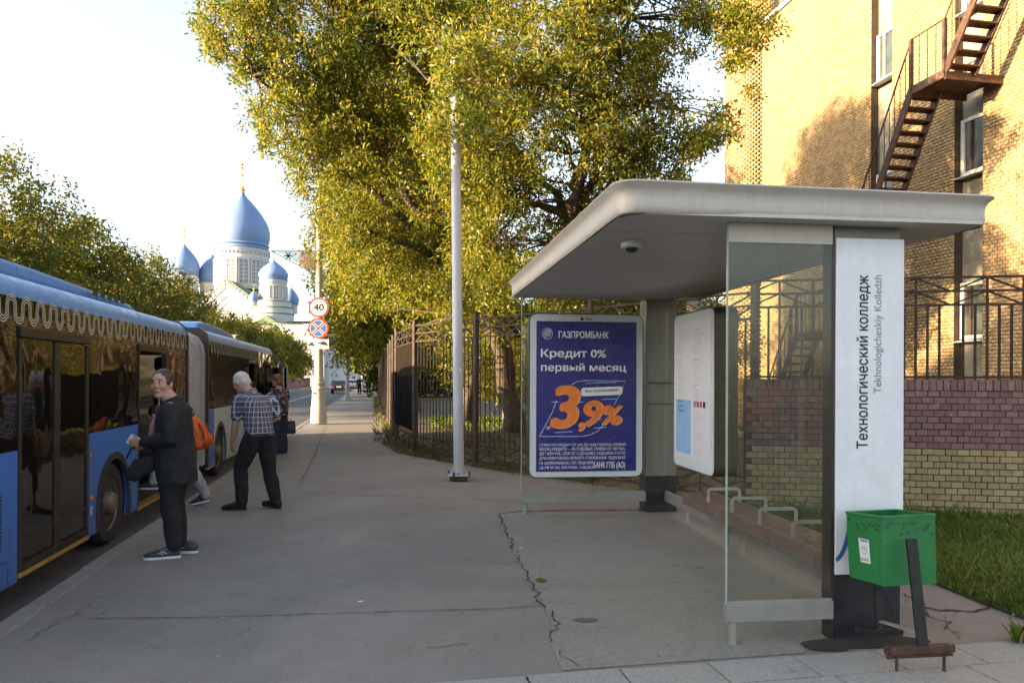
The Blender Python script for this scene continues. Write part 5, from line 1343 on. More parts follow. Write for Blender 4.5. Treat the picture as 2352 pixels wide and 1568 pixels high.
if TREES:
    LN_ = dict(per=31, spread=.21, L=.112, Wl=.038, mat='leaf')
    # near maple right of the grey pole
    b2 = [bl(1300, 110, 14.5, 250, 210, 2.2), bl(1130, 330, 14.5, 170, 170, 2.0), bl(1350, 340, 14.5, 150, 150, 1.8), bl(1500, 40, 14.5, 190, 90, 1.6), bl(1180, 560, 15.5, 160, 150, 1.8), bl(1390, 500, 15, 110, 120, 1.4), bl(1300, 620, 16, 160, 110, 1.6), bl(1240, -60, 14, 300, 130, 2.2), bl(1430, 400, 14.8, 120, 130, 1.4), bl(1560, 800, 20, 200, 60, 1.6), bl(1330, 730, 17, 110, 70, 1.4)]
    rs = np.random.RandomState(9); ex = []
    for (px, py, Y, sx_, sy_, n) in [(1715, 60, 13.5, 38, 55, 34), (1755, 60, 13.2, 30, 15, 10), (1680, 25, 13.5, 40, 25, 26), (1660, 270, 13.8, 26, 28, 22), (1620, 310, 13.8, 40, 22, 24), (1580, 340, 14, 40, 30, 26), (1530, 300, 14, 45, 45, 30), (1560, 400, 14, 30, 10, 12), (1725, 210, 13.4, 8, 8, 3), (1690, 110, 13.6, 22, 36, 20), (1600, 40, 14, 60, 30, 40), (1480, 210, 14.2, 30, 60, 26), (1550, 240, 14, 25, 30, 12)]:
        for q in range(n): ex.append(P(px + rs.normal(0, sx_ * .6), py + rs.normal(0, sy_ * .6), Y + rs.normal(0, .4)))
    tree(G(1335, 1015), P(1320, 500, 15.2), .23, b2, 33, seed=21, lab='large yellow-green maple whose dark trunk rises behind the shelter roof', nl=11, twigs=240, extra=np.array([list(p) for p in ex]), gap=.29, name='maple_tree', **LN_)
    # maple with trunk beside the grey pole
    b1 = [bl(930, 90, 17, 230, 220, 2.6), bl(760, 120, 16.5, 190, 200, 2.3), bl(600, 70, 15.5, 120, 110, 1.7), bl(660, 250, 16, 80, 120, 1.5), bl(820, 380, 17, 170, 160, 2.2), bl(1000, 420, 17.5, 160, 170, 2.0), bl(720, 330, 17, 90, 120, 1.5), bl(900, 560, 18, 170, 120, 2.0), bl(1090, 600, 18, 130, 130, 1.8), bl(1020, 150, 13.2, 90, 110, 1.0), bl(850, -60, 16.5, 300, 110, 2.4), bl(1090, 740, 19.5, 110, 70, 1.2), bl(1180, 830, 22, 170, 80, 1.6), bl(970, 700, 21, 90, 80, 1.4)]
    rs = np.random.RandomState(19); ex = []
    for (px, py, Y, sx_, sy_, n) in [(495, 95, 15.5, 25, 40, 26), (475, 60, 15.5, 16, 25, 12), (570, 170, 15.5, 26, 26, 20), (600, 255, 16, 18, 30, 18), (612, 320, 16, 14, 24, 14), (560, 20, 15.5, 60, 25, 40), (1035, 180, 11.2, 24, 40, 26), (1085, 260, 11.3, 35, 60, 40), (1000, 290, 11.6, 25, 60, 22), (1070, 120, 11.3, 40, 40, 24)]:
        for q in range(n): ex.append(P(px + rs.normal(0, sx_ * .6), py + rs.normal(0, sy_ * .6), Y + rs.normal(0, .35)))
    tree(G(1182, 998), P(1120, 640, 19), .30, b1, 23, seed=22, lab='broad maple rooted right of the grey pole, its crown spreading left over the pavement', nl=13, twigs=260, extra=np.array([list(p) for p in ex]), gap=.29, name='maple_tree', **LN_)
    # street maples farther along behind the fence
    LF = dict(per=20, spread=.30, L=.17, Wl=.062, mat='leaf')
    t3 = [((-3.2, 24, 9), (3.2, 3, 3.2)), ((-4.6, 24, 6.6), (2.0, 2.4, 2.0)), ((-2.0, 25, 5.2), (2.4, 2.6, 2.0)), ((-5.2, 25.5, 4.6), (1.1, 1.6, 1.1))]
    tree((-1.6, 26, -.05), (-2.0, 25.6, 4.0), .25, t3, 13, seed=23, lab='golden maple behind the far fence, boughs hanging around the cream lamp post', nl=7, twigs=80, name='maple_tree', **LF)
    t4 = [((-6.4, 36, 7), (3.4, 3.5, 3.6)), ((-7.2, 35, 4.2), (2.2, 2.5, 1.8)), ((-4.4, 37, 4.5), (2.4, 2.5, 2.4))]
    tree((-4.8, 37, -.05), (-5.6, 36.6, 3.2), .25, t4, 8, seed=24, lab='yellow-green tree overhanging the pavement behind the sunlit part of the fence', nl=6, twigs=50, name='maple_tree', per=20, spread=.36, L=.22, Wl=.08, mat='leaf')
    for i, (Y, lab) in enumerate([(52, 'tree over the pavement just beyond the second street pole'), (70, 'smaller-looking tree over the two distant walkers'), (92, 'farthest tree of the right-hand row, above the parked white cars')]):
        x = 2.2 - .19 * Y
        tree((x, Y, -.05), (x - .8, Y, 2.8), .28, [((x - 1.6, Y, 6.2), (3.8, 4, 3.6)), ((x - 2.4, Y - 1, 3.6), (2.4, 2.6, 1.5))], 3.6, 18, .5, .34, .13, 30 + i, 'leaf', lab, 'trees behind the right-hand fence', nl=5, twigs=16)
    # trees standing in the park right behind the near fence (understorey seen between the bars)
    tree((-.2, 27, -.05), (-.1, 27, 1.2), .14, [((-.6, 26.5, 3.0), (2.2, 2, 1.5)), ((1.6, 25.5, 3.2), (2.0, 2, 1.4)), ((0.4, 28, 1.6), (2.6, 1.5, 1.0))], 26, 20, .26, .15, .055, 41, 'leaf', 'low leafy tree in the park behind the fence, right of the grey pole', nl=5, twigs=50)
    tree((3.4, 20, -.05), (3.2, 20, 1.6), .16, [((2.4, 20, 3.0), (1.7, 1.6, 1.2)), ((4.4, 20, 3.2), (1.7, 1.6, 1.3)), ((3, 21, 1.9), (2.0, 1.2, .7))], 30, 20, .24, .13, .048, 42, 'leaf', 'leafy shrub-like tree seen over the advertising case behind the fence', nl=5, twigs=40)
    # row across the street
    rowY = [26.5, 33, 40, 48, 57, 68, 82, 98, 118]
    for i, Y in enumerate(rowY):
        x = -13.6 - .19 * Y; h = [9.4, 8.7, 8.6, 8.1, 7.4, 7.5, 7.8, 8.0, 8.2][i]; rr_ = 3.4 + .25 * (i % 3)
        bl_ = [((x, Y, h - 2.9), (rr_, rr_, 3.0)), ((x + 1.2, Y - 1, h - 5.2), (rr_ * .95, rr_ * .9, 2.2)), ((x - 1.4, Y + 1, h - 4.6), (rr_ * .8, rr_ * .8, 2.2))]
        sc_ = 1 + Y / 90
        words = ['tallest dark green tree across the street, at the left edge of the view', 'second tree of the row across the street, above the rear of the bus', 'rounded green tree across the street above the bus bellows', 'tree across the street in front of the left small blue dome', 'tree across the street just left of the church gable', 'olive-green tree across the street covering the foot of the church', 'tree across the street right below the church side tower', 'distant tree across the street left of the cream lamp post', 'farthest tree across the street, beside the white monastery wall']
        tree((x, Y, -.05), (x + .2, Y, 2.4), .26, bl_, 12 / sc_, 20, .26 * sc_, .15 * sc_, .06 * sc_, 50 + i, 'leaf2', words[i], 'row of trees across the street', nl=9, twigs=70 if i < 4 else 20, gap=.30)
# ------------------------------------------------------------ cathedral
CY = 150.0; ck = CY / F
ch = empty('cathedral', P(556, 868, CY) * Vector((1, 1, 0)) if False else Vector((P(556, 868, CY).x, CY, 0)), 0, 'white cathedral with sky-blue onion domes and gilded crosses rising behind the trees', 'church')
def cz(py, px=556, dy=0): return P(px, py, CY + dy).z
def cx(px, dy=0): return P(px, 700, CY + dy).x - ch.location.x
def tower(px, dome, drum, dy=0.0, win=8, ball=None, cross=None, wz=None, corn=True):
    """dome/drum: [(radius px, y px)]"""
    c = (cx(px, dy), dy, 0); ck = (CY + dy) / F; cz = lambda y_, p_=px: P(p_, y_, CY + dy).z
    def pr(l): return [(r * ck, cz(y, px)) for r, y in l]
    if drum:
        dr = MB().lathe(pr(drum), c, 48).build('drum', 'church_white', ch, smooth=True)
        if win:
            R = drum[0][0] * ck; za, zb2 = cz(wz[0], px), cz(wz[1], px)
            for i in range(win):
                a = 2 * math.pi * i / win + .18; d = Vector((math.cos(a), math.sin(a), 0)); t_ = Vector((-d.y, d.x, 0)); wv = R * .135
                if d.y > .3: continue
                Rm = Matrix((t_, d, Vector((0, 0, 1)))).transposed(); q = Vector(c) + d * (R + .02)
                wn_ = MB().box((q.x, q.y, (za + zb2) / 2), (wv * 2, .12, za - zb2), Rm).build('window', 'church_window', ch)
                m = MB()
                for s_ in (-1, 1): m.box((q.x + t_.x * s_ * wv * 1.3, q.y + t_.y * s_ * wv * 1.3, (za + zb2) / 2), (wv * .4, .24, (za - zb2) * 1.08), Rm)
                m.box((q.x, q.y, za + R * .05), (wv * 3.2, .3, R * .06), Rm); m.build('surround', 'church_white', wn_)
                m = MB()
                for k in range(1, 6): m.box((q.x + d.x * .08, q.y + d.y * .08, zb2 + (za - zb2) * k / 6), (wv * 2, .05, .07), Rm)
                m.box((q.x + d.x * .08, q.y + d.y * .08, (za + zb2) / 2), (.08, .05, za - zb2), Rm); m.build('glazing_bar', 'sign_white', wn_)
        if corn:
            R = drum[0][0] * ck; zc_ = pr(drum)[-1][1]; nd = 44; m = MB()
            for i in range(nd):
                a = 2 * math.pi * i / nd; m.box((c[0] + math.cos(a) * R * 1.02, c[1] + math.sin(a) * R * 1.02, zc_ - R * .16), (R * .05, R * .05, R * .09), Matrix.Rotation(a, 3, 'Z'))
            m.build('dentil_band', 'church_white', ch)
    MB().lathe(pr(dome), c, 48, cap=False).build('dome', 'church_blue', ch, smooth=True)
    if ball:
        r, y = ball; MB().ell((c[0], c[1], cz(y, px)), (r * ck,) * 3).build('ball', 'gold', ch, smooth='all')
        yc = dome[-1][1]; MB().lathe([(dome[-1][0] * ck * 1.3, cz(yc, px)), (r * ck * .3, cz(y, px))], c, 14).build('finial', 'gold', ch, smooth=True)
        top = cz(cross, px); b = cz(y, px); h = top - b; m = MB(); w_ = max(.07, h * .042)
        m.box((c[0], c[1], (top + b) / 2), (w_, w_, h)); m.box((c[0], c[1], b + h * .76), (h * .24, w_, w_)); m.box((c[0], c[1], b + h * .88), (h * .11, w_, w_))
        m.bar((c[0] - h * .09, c[1], b + h * .52), (c[0] + h * .09, c[1], b + h * .45), w_)
        m.build('cross', 'gold_dark', ch)
MT['gold_dark'] = simple('weathered_gilding', (0.30, 0.24, 0.15), 0.4, 0.5)
big = [(58, 577), (60, 574), (57, 572), (57, 569), (60, 566), (57, 562), (59, 556), (61, 545), (61, 533), (58, 520), (52, 507), (44, 494), (35, 482), (26, 471), (18, 462), (11, 455), (7, 449), (4, 443)]
def scaled(base, s, y0, hs=1.0): return [(r * s, y0 + (y - 577) * s * hs) for r, y in base]
tower(556, big, [(59, 668), (59, 600), (60, 598), (59, 594), (59, 584), (62, 580), (62, 577)], 0, 14, (6, 434.5), 371, (605, 655))
tower(628, scaled(big, .535, 645, .66), [(29.5, 692), (29.5, 664), (29.5, 652), (31.5, 649), (31.5, 645)], -9, 10, (2.6, 593), 566, (661, 687))
tower(423, scaled(big, .54, 634, 1.0), [(28, 700), (28, 640), (30, 637), (30, 634)], 8, 8, (2.8, 564), 523, (650, 680))
tower(487, scaled(big, .50, 652, 1.0), [(26, 700), (26, 656), (28, 652)], 12, 0, (2.4, 587), 557, (650, 680))
tower(583, scaled(big, .19, 692, 1.0), [(9, 700), (9, 694), (10, 692)], -11, 0, (1.4, 664.5), 651, None, corn=False)
tower(668, scaled(big, .3, 700, 1.0), [(15, 720), (15, 702), (16, 700)], -4, 0, (1.6, 652), 640, None, corn=False)
# body
def bx(x0, x1, y0, y1, pt_, pb_, nm='wall', m='church_white', bevel=0): return MB().box2((cx(x0, y0), y0, cz(pb_, 556, y0)), (cx(x1, y0), y1, cz(pt_, 556, y0))).build(nm, m, ch, bevel=bevel)
bx(462, 610, -6, 8, 690, 900); bx(470, 604, -5.4, 7, 672, 690, 'attic'); bx(495, 618, -5.9, 6, 668, 672, 'cornice', 'church_green')
bx(560, 612, -6.3, 5, 684, 686.5, 'cornice', 'trim')
m = MB()
for i in range(24): m.box((cx(500 + i * 5), -6.05, cz(664)), (.05, .05, .7))
m.bar((cx(500), -6.05, cz(661)), (cx(616), -6.05, cz(661)), .06); m.build('roof_railing', 'church_green', ch)
# ogee gable with green roof
og = [(465, 697), (480, 676), (497, 658), (508, 648), (515, 640), (524, 648), (540, 658), (560, 672), (578, 692), (588, 715), (590, 740), (463, 740)]
MB().prism([(cx(x, -9), -8.2, cz(y, 556, -9)) for x, y in og], (0, 1.8, 0)).build('gable', 'church_white', ch)
for x0, sc_ in ((0, 1.0), (0, .84), (0, .62), (0, .45)):
    pts = [(cx(520 + (x - 520) * sc_, -9), -8.3, cz(735 + (y - 735) * sc_, 556, -9)) for x, y in og[:11]]
    MB().ribbon(pts, .28 if sc_ < 1 else .35, (0, -1, 0)).build('arch_moulding', 'church_white' if sc_ < 1 else 'church_green', ch, fixn=False)
m = MB(); pts = [(cx(520 + (x - 520) * .92, -9), -8.32, cz(735 + (y - 735) * .92, 556, -9)) for x, y in og[:11]]
for a, b in zip(pts, pts[1:]):
    for t_ in (.25, .75): p = Vector(a).lerp(Vector(b), t_); m.box(p, (.5, .1, .5))
MT['church_shade'] = simple('church_relief', (0.6, 0.58, 0.56), .85)  # paler trim tone for relief, string courses and window surrounds
tag(m.build('gable_relief', 'church_shade', ch), kind='stuff')
MB().prism([(cx(x, -9), -6.4, cz(y, 556, -9)) for x, y in [(515, 640), (524, 645), (545, 655), (568, 668), (586, 688), (598, 715), (600, 740), (590, 740), (588, 715), (578, 692), (560, 672), (540, 658)]], (0, 5, 0)).build('gable_roof', 'church_green', ch)
# apse rings under the right tower
m = MB().lathe([(r * ck, cz(y, 556, -9)) for r, y in [(43, 900), (43, 730), (44, 724), (40, 722), (40, 712), (41, 709), (37, 707), (37, 698), (38, 695), (33, 692)]], (cx(628, -9), -9, 0), 40); m.build('apse', 'church_white', ch, smooth=True)
for y, r in ((722.5, 43), (708, 40.5), (694, 37)): MB().lathe([(r * ck + .1, cz(y, 556, -9)), (r * ck + .12, cz(y - 1.3, 556, -9)), ((r - 3) * ck, cz(y - 2.6, 556, -9))], (cx(628, -9), -9, 0), 40).build('ring_roof', 'church_green', ch, smooth=True)
bx(606, 690, -14, -4, 742, 900, 'wing'); MB().prism([(cx(x, -9), -14.4, cz(y, 556, -14)) for x, y in ((604, 742), (632, 723), (660, 742))], (0, 8, 0)).build('wing_roof', 'church_green', ch)
bx(655, 735, -16, 10, 745, 900, 'long_wing'); MB().prism([(cx(653, -9), -17, cz(745, 556, -9)), (cx(737, -9), -17, cz(745, 556, -9)), (cx(728, -9), -4, cz(732, 556, -9)), (cx(660, -9), -4, cz(732, 556, -9))], (0, 6, .1)).build('long_roof', 'church_green', ch)
for y in (748, 770, 802): MB().box2((cx(654, -9), -16.3, cz(y + 1.2, 556, -9)), (cx(736, -9), -16, cz(y, 556, -9))).build('string_course', 'church_shade', ch)
for i in range(7):
    x = 664 + i * 9; w_ = MB().box2((cx(x, -9), -16.12, cz(800, 556, -9)), (cx(x + 4.5, -9), -15.9, cz(784, 556, -9))).build('window', 'church_window', ch)
    MB().ribbon([(cx(x - 1, -9), -16.2, cz(800, 556, -9)), (cx(x - 1, -9), -16.2, cz(786, 556, -9)), (cx(x + 2.2, -9), -16.2, cz(779, 556, -9)), (cx(x + 5.4, -9), -16.2, cz(786, 556, -9)), (cx(x + 5.4, -9), -16.2, cz(800, 556, -9))], .1, (0, -1, 0)).build('surround', 'church_shade', w_, fixn=False)
# white monastery wall with green roof, far along the street
mw = empty('monastery_wall', P(750, 868, 118) * Vector((1, 1, 0)), 0, 'long white monastery wall with a narrow green roof at the far end of the street', 'wall')
o = mw.location; k2 = 118 / F
def w2(px, py, dy=0): p = P(px, py, 118 + dy); return Vector((p.x - o.x, dy, p.z))
m = MB().prism([w2(748, 845), w2(830, 852, 14), w2(830, 902, 14), w2(748, 902)], (1.5, 3, 0)); m.build('wall', 'church_white', mw)
m = MB().prism([w2(747, 845), w2(830, 851, 14), w2(831, 846, 16), w2(748, 839, 2)], (0, 0, .15)); m.build('roof', 'church_green', mw)
for t_ in (.15, .5): MB().prism([w2(756 + 30 * t_, 856 + 4 * t_), w2(760 + 30 * t_, 856.5 + 4 * t_), w2(760 + 30 * t_, 866), w2(756 + 30 * t_, 865)], (0, -.1, 0)).build('niche', 'church_window', mw)
p = w2(812, 846, 10); MB().lathe([(1.2, 0), (1.0, .5), (.0, 2.6)], tuple(p), 8).build('turret_roof', 'church_green', mw)
lt = empty('gate_turret', Vector((P(744, 868, 112).x, 112, 0)), 0, 'slim white gate turret with a small cap left of the monastery wall', 'tower')
MB().lathe([(1.1, 0), (1.1, 9), (1.3, 9.2), (1.3, 9.6), (.7, 9.8), (.7, 11), (.9, 11.3), (.6, 12.2), (.05, 13)], n=16).build('shaft', 'church_white', lt, smooth=True)
# red-brown fence across the street
rf = empty('board_fence', (0, 0, 0), 0, 'low red-brown fence across the street behind the woman with the handbag', 'fence')
m = MB(); t = 44
while t < 130:
    m.box(S(-10.4 * CA, t, .75), (.04, .62, 1.5), R_AL.to_3x3()); t += .66
tag(m.build('far_boards', 'red_fence', rf), kind='stuff')
for z in (.3, 1.25): MB().bar(S(-10.35 * CA, 44, z), S(-10.35 * CA, 130, z), .06).build('rail', 'red_fence', rf)
m = MB()
# far wood closing the view behind the park and the street end
bk = []
rs = np.random.RandomState(77)
for i in range(26):
    x = -34 + i * 5.0; Y = 95 + rs.uniform(-6, 10) if x < -12 else 62 + rs.uniform(-6, 8)
    if -31 < x < -14: Y = 150
    bk.append((Vector((x, Y, 4.0)), (4.2, 3.0, rs.uniform(3.6, 5.2))))
Cc = sample_blobs(bk, 1.4, 5, .0)
wd3 = leaves_mesh('distant_wood', Cc, 22, .9, .55, .26, 6, 'leaf_dark', None); tag(wd3, kind='stuff')
# small things in the park
gb2 = empty('park_bench', (3.2, 22.5, -.05), .3, 'small green park bench far behind the fence bars', 'bench')
for i in range(3): MB().box((0, i * .13, .45), (1.6, .1, .03)).build('slat', 'green_paint', gb2)
for i in range(2): MB().box((0, .42, .62 + i * .16), (1.6, .03, .1)).build('back_slat', 'green_paint', gb2)
for x in (-.7, .7): MB().box2((x - .03, 0, 0), (x + .03, .42, .44)).build('leg', 'black_iron', gb2)
# ------------------------------------------------------------ unseen block and trees added across the street to shade the foreground
ab = empty('apartment_block', (-46, -22.7, 0), 0.0, 'long pale apartment block across the street, outside the view', 'building')  # added out of view, its height and end set by the shade wanted
MB().box2((0, -30, 0), (14, 20.2, 11.9)).build('wall', 'plaster', ab)
MB().box2((-.3, -30.3, 11.9), (14.3, 20.5, 12.2)).build('roof', 'louver', ab)
for f_ in range(3):
    for i in range(15):
        w_ = MB().box2((13.98, -28.5 + i * 3.2, 1.4 + f_ * 3.2), (14.06, -27 + i * 3.2, 2.9 + f_ * 3.2)).build('window', 'white_frame', ab)
        MB().box2((14.04, -28.4 + i * 3.2, 1.5 + f_ * 3.2), (14.08, -27.1 + i * 3.2, 2.8 + f_ * 3.2)).build('pane', 'window_dark', w_)
if TREES:
    for i, (x, Y, h, rr_, dn) in enumerate([(-14.5, -1.5, 9.5, 3, 4), (-14.0, -9, 8.5, 3, 4), (-18.5, 14.5, 6.3, 2.0, 2.2)]):  # out-of-view trees, added for the shade they cast
        tree((x, Y, -.05), (x, Y, 2.2), .22, [((x, Y, h - rr_), (rr_, rr_, rr_)), ((x, Y + .8, h - rr_ * 1.9), (rr_ * .9, rr_ * .9, rr_ * .7))], dn, 16, .3, .19, .075, 80 + i, 'leaf2', ['nearer of two trees level with the shelter across the street, outside the view', 'tree across the street farthest behind the viewer, outside the view', 'small tree across the street just outside the left edge of the view'][i], 'row of trees across the street', nl=6, twigs=20, gap=.1)
# ------------------------------------------------------------ people
SKIN = simple('skin', (0.42, 0.235, 0.165), 0.5, var=.06, scale=12); MT['skin'] = SKIN
MT['skin_pale'] = simple('pale_skin', (0.50, 0.30, 0.22), 0.5, var=.06, scale=12)
MT['cloth_black'] = simple('black_cloth', (0.010, 0.010, 0.014), 0.85, var=.3, scale=6, bump=.2, bscale=25)
MT['trouser_black'] = simple('black_trousers', (0.008, 0.008, 0.011), 0.9, var=.3, scale=6)
MT['navy'] = simple('navy_cloth', (0.014, 0.016, 0.035), 0.85, var=.3)
MT['pinkshirt'] = simple('dusty_pink_shirt', (0.26, 0.13, 0.16), 0.85, var=.1)
MT['hair_brown'] = simple('dark_brown_hair', (0.035, 0.018, 0.010), 0.45, var=.5, scale=30)
MT['hair_fair'] = simple('light_brown_hair', (0.16, 0.09, 0.05), 0.5, var=.4, scale=30)
MT['hair_grey'] = simple('grey_hair', (0.42, 0.40, 0.37), 0.6, var=.2, scale=40)
MT['hair_red'] = simple('red_brown_hair', (0.16, 0.05, 0.02), 0.5, var=.4, scale=30)
MT['lip'] = simple('lips', (0.30, 0.11, 0.09), 0.45)
MT['eye'] = simple('eye', (0.03, 0.02, 0.02), 0.2)
MT['eyewhite'] = simple('eye_white', (0.55, 0.5, 0.46), 0.3)
MT['shoe_grey'] = simple('grey_sneaker', (0.035, 0.038, 0.055), 0.6, var=.3, scale=30)
MT['shoe_white'] = simple('white_sole', (0.6, 0.6, 0.6), 0.6)
MT['shoe_black'] = simple('black_shoe', (0.008, 0.008, 0.008), 0.6)
MT['jeans_light'] = simple('light_jeans', (0.28, 0.29, 0.33), 0.85, var=.35, scale=7)
MT['orange'] = simple('orange_backpack', (0.62, 0.10, 0.012), 0.7, var=.3, scale=14, bump=.3, bscale=20)
MT['tee_white'] = simple('white_stripe', (0.5, 0.5, 0.52), 0.8)
def pattern(name, fn):
    M = Mat(name); v = M.coord('Object'); s = M.n('SeparateXYZ'); M.l(v, s.inputs[0]); M.col(fn(M, v, s)); M.b.inputs['Roughness'].default_value = .85; MT[name] = M.m
def plaid(M, v, s):
    def stripe(o, per, w_, ph=0.0):
        f = M.math('FRACT', M.math('ADD', M.math('MULTIPLY', o, 1 / per), ph)); return M.math('LESS_THAN', f, w_)
    ang = M.math('ARCTAN2', s.outputs[1], s.outputs[0]); hx = M.math('MULTIPLY', ang, .165)
    wv = M.math('MAXIMUM', stripe(hx, .052, .13), stripe(s.outputs[2], .062, .11))
    rd = M.math('MAXIMUM', stripe(hx, .104, .42, .5), stripe(s.outputs[2], .124, .42, .5))
    c = M.mix(rd, (.030, .040, .10), (.095, .065, .085)); return M.mix(M.math('MULTIPLY', wv, .9), c, (.42, .45, .52))
pattern('plaid', plaid)
def floral(M, v, s):
    n = M.n('TexVoronoi'); n.inputs['Scale'].default_value = 17; M.l(v, n.inputs['Vector'])
    return M.ramp(n.outputs['Color'], [(0.0, (.02, .02, .03)), (.38, (.03, .028, .04)), (.52, (.28, .15, .13)), (.68, (.05, .05, .07)), (.86, (.45, .36, .30))], 'CONSTANT')
pattern('floral', floral)
def remesh(o, vox, smooth=3, disp=0.0, dscale=.12, seed=0):
    r = o.modifiers.new('remesh', 'REMESH'); r.mode = 'VOXEL'; r.voxel_size = vox; r.use_smooth_shade = True
    s = o.modifiers.new('smooth', 'SMOOTH'); s.iterations = smooth; s.factor = .5
    if disp:
        t = bpy.data.textures.new('folds', 'CLOUDS'); t.noise_scale = dscale; t.noise_depth = 2
        d = o.modifiers.new('folds', 'DISPLACE'); d.texture = t; d.strength = disp; d.mid_level = .5; d.texture_coords = 'LOCAL'
    bpy.context.view_layer.update(); dg = bpy.context.evaluated_depsgraph_get()
    me = bpy.data.meshes.new_from_object(o.evaluated_get(dg)); o.modifiers.clear(); old = o.data; me.name = o.name; o.data = me; bpy.data.meshes.remove(old)
    me.polygons.foreach_set('use_smooth', [True] * len(me.polygons)); me.update()
    return o
V3 = Vector
def Rz(a): return Matrix.Rotation(a, 3, 'Z')
def limbtube(m, pts, rad, n=12):
    """rounded tapering limb through joints"""
    P_ = [V3(p) for p in pts]
    out, rr_ = [], []
    for i in range(len(P_) - 1):
        for k in range(5):
            t = k / 5; out.append(P_[i].lerp(P_[i + 1], t)); rr_.append(rad[i] + (rad[i + 1] - rad[i]) * t + (.10 * rad[i] * math.sin(math.pi * t)))
    out.append(P_[-1]); rr_.append(rad[-1]); m.tube(out, rr_, n)
    for p, r in zip(P_, rad): m.ell(p, (r, r, r), n=10, m=7)
def hand(m, wrist, d, palm_n, thumb, s=1.0, curl=.7):
    """palm plus five bent fingers. d: direction of fingers, palm_n: direction the palm faces, thumb: direction of the thumb side"""
    d = V3(d).normalized(); n = V3(palm_n); n = (n - d * n.dot(d)).normalized(); t = V3(thumb); t = (t - d * t.dot(d) - n * t.dot(n)).normalized()
    c = V3(wrist) + d * .050 * s
    R = Matrix((t, n, d)).transposed(); m.ell(c, (.043 * s, .018 * s, .054 * s), R, 12, 8)
    for i, (o, L) in enumerate(((.030, .070), (.010, .080), (-.010, .074), (-.029, .058))):
        b = V3(wrist) + (d * .088 + t * o) * s; a1 = curl * .5; a2 = curl * 1.3
        d1 = d * math.cos(a1) + n * math.sin(a1); d2 = d * math.cos(a2) + n * math.sin(a2)
        m.tube([b - d * .02 * s, b + d1 * L * .45 * s, b + d1 * L * .45 * s + d2 * L * .55 * s], [.0095 * s, .0088 * s, .0070 * s], 8)
    b = V3(wrist) + (d * .030 + t * .032) * s; m.tube([b, b + (t * .028 + d * .022 + n * .01) * s, b + (t * .032 + d * .052 + n * .024) * s], [.013 * s, .011 * s, .008 * s], 8)
def head(m, c, R, s=1.0, fem=True):
    """head lump with brow, nose, lips, chin, ears. R: columns right, forward, up; c: centre"""
    def L(x, y, z): return V3(c) + R @ V3((x * s, y * s, z * s))
    rings = []
    for z, rx, ry, yo in [(-.122, .022, .030, .052), (-.112, .042, .052, .032), (-.092, .056, .072, .012), (-.06, .066, .086, .0), (-.02, .073, .094, -.002), (.02, .077, .098, -.004), (.055, .075, .096, -.008), (.085, .064, .082, -.012), (.106, .042, .056, -.014), (.116, .016, .022, -.014)]:
        rings.append((L(0, yo, z), R @ V3((1, 0, 0)), R @ V3((0, 1, 0)), rx * s, ry * s))
    m.loft(rings, 20)
    m.tube([L(0, .088, .018), L(0, .096, -.010), L(0, .104, -.028)], [.009 * s, .010 * s, .012 * s], 8)     # nose
    m.ell(L(0, .094, -.032), (.018 * s, .011 * s, .009 * s), R)
    m.ell(L(0, .084, .034), (.052 * s, (.008 if fem else .014) * s, .009 * s), R)       # brow
    m.ell(L(0, .088, -.064), (.027 * s, .009 * s, .014 * s), R)      # mouth mound
    m.ell(L(0, .076, -.102), (.024 * s, .018 * s, .018 * s), R)      # chin
    for sx in (-1, 1):
        m.ell(L(sx * .038, .066, -.028), (.028 * s, .022 * s, .028 * s), R)   # cheek
        m.ell(L(sx * .079, -.002, -.010), (.010 * s, .019 * s, .030 * s), R)  # ear
def facebits(par, c, R, s, lipm='lip', brow='hair_brown'):
    def L(x, y, z): return V3(c) + R @ V3((x * s, y * s, z * s))
    for sx in (-1, 1):
        e = MB().ell(L(sx * .032, .083, .010), (.0135 * s, .009 * s, .0075 * s), R).build('eye', 'eyewhite', par, smooth='all')
        MB().ell(L(sx * .031, .0905, .010), (.0062 * s, .004 * s, .0066 * s), R).build('iris', 'eye', e, smooth='all')
        MB().tube([L(sx * .018, .093, .031), L(sx * .034, .092, .037), L(sx * .050, .082, .032)], [.003 * s, .0036 * s, .002 * s], 6).build('eyebrow', brow, par, smooth='all')
        MB().tube([L(sx * .020, .088, .017), L(sx * .033, .0895, .0195), L(sx * .046, .0825, .014)], .0014 * s, 6).build('eyelid', brow, par, smooth='all')
    MB().ell(L(0, .097, -.060), (.020 * s, .0055 * s, .0034 * s), R).ell(L(0, .0965, -.0655), (.016 * s, .0055 * s, .004 * s), R).build('lips', lipm, par, smooth='all')
def frame(yaw, pitch=0.0, roll=0.0):
    return Matrix.Rotation(yaw, 3, 'Z') @ Matrix.Rotation(-pitch, 3, 'X') @ Matrix.Rotation(roll, 3, 'Y')
def torso(m, rings, n=20, p=2.3):
    """rings: (centre, half width, half depth, yaw)"""
    m.loft([(V3(c), Rz(a) @ V3((1, 0, 0)), Rz(a) @ V3((0, 1, 0)), hw, hd) for c, hw, hd, a in rings], n, p)
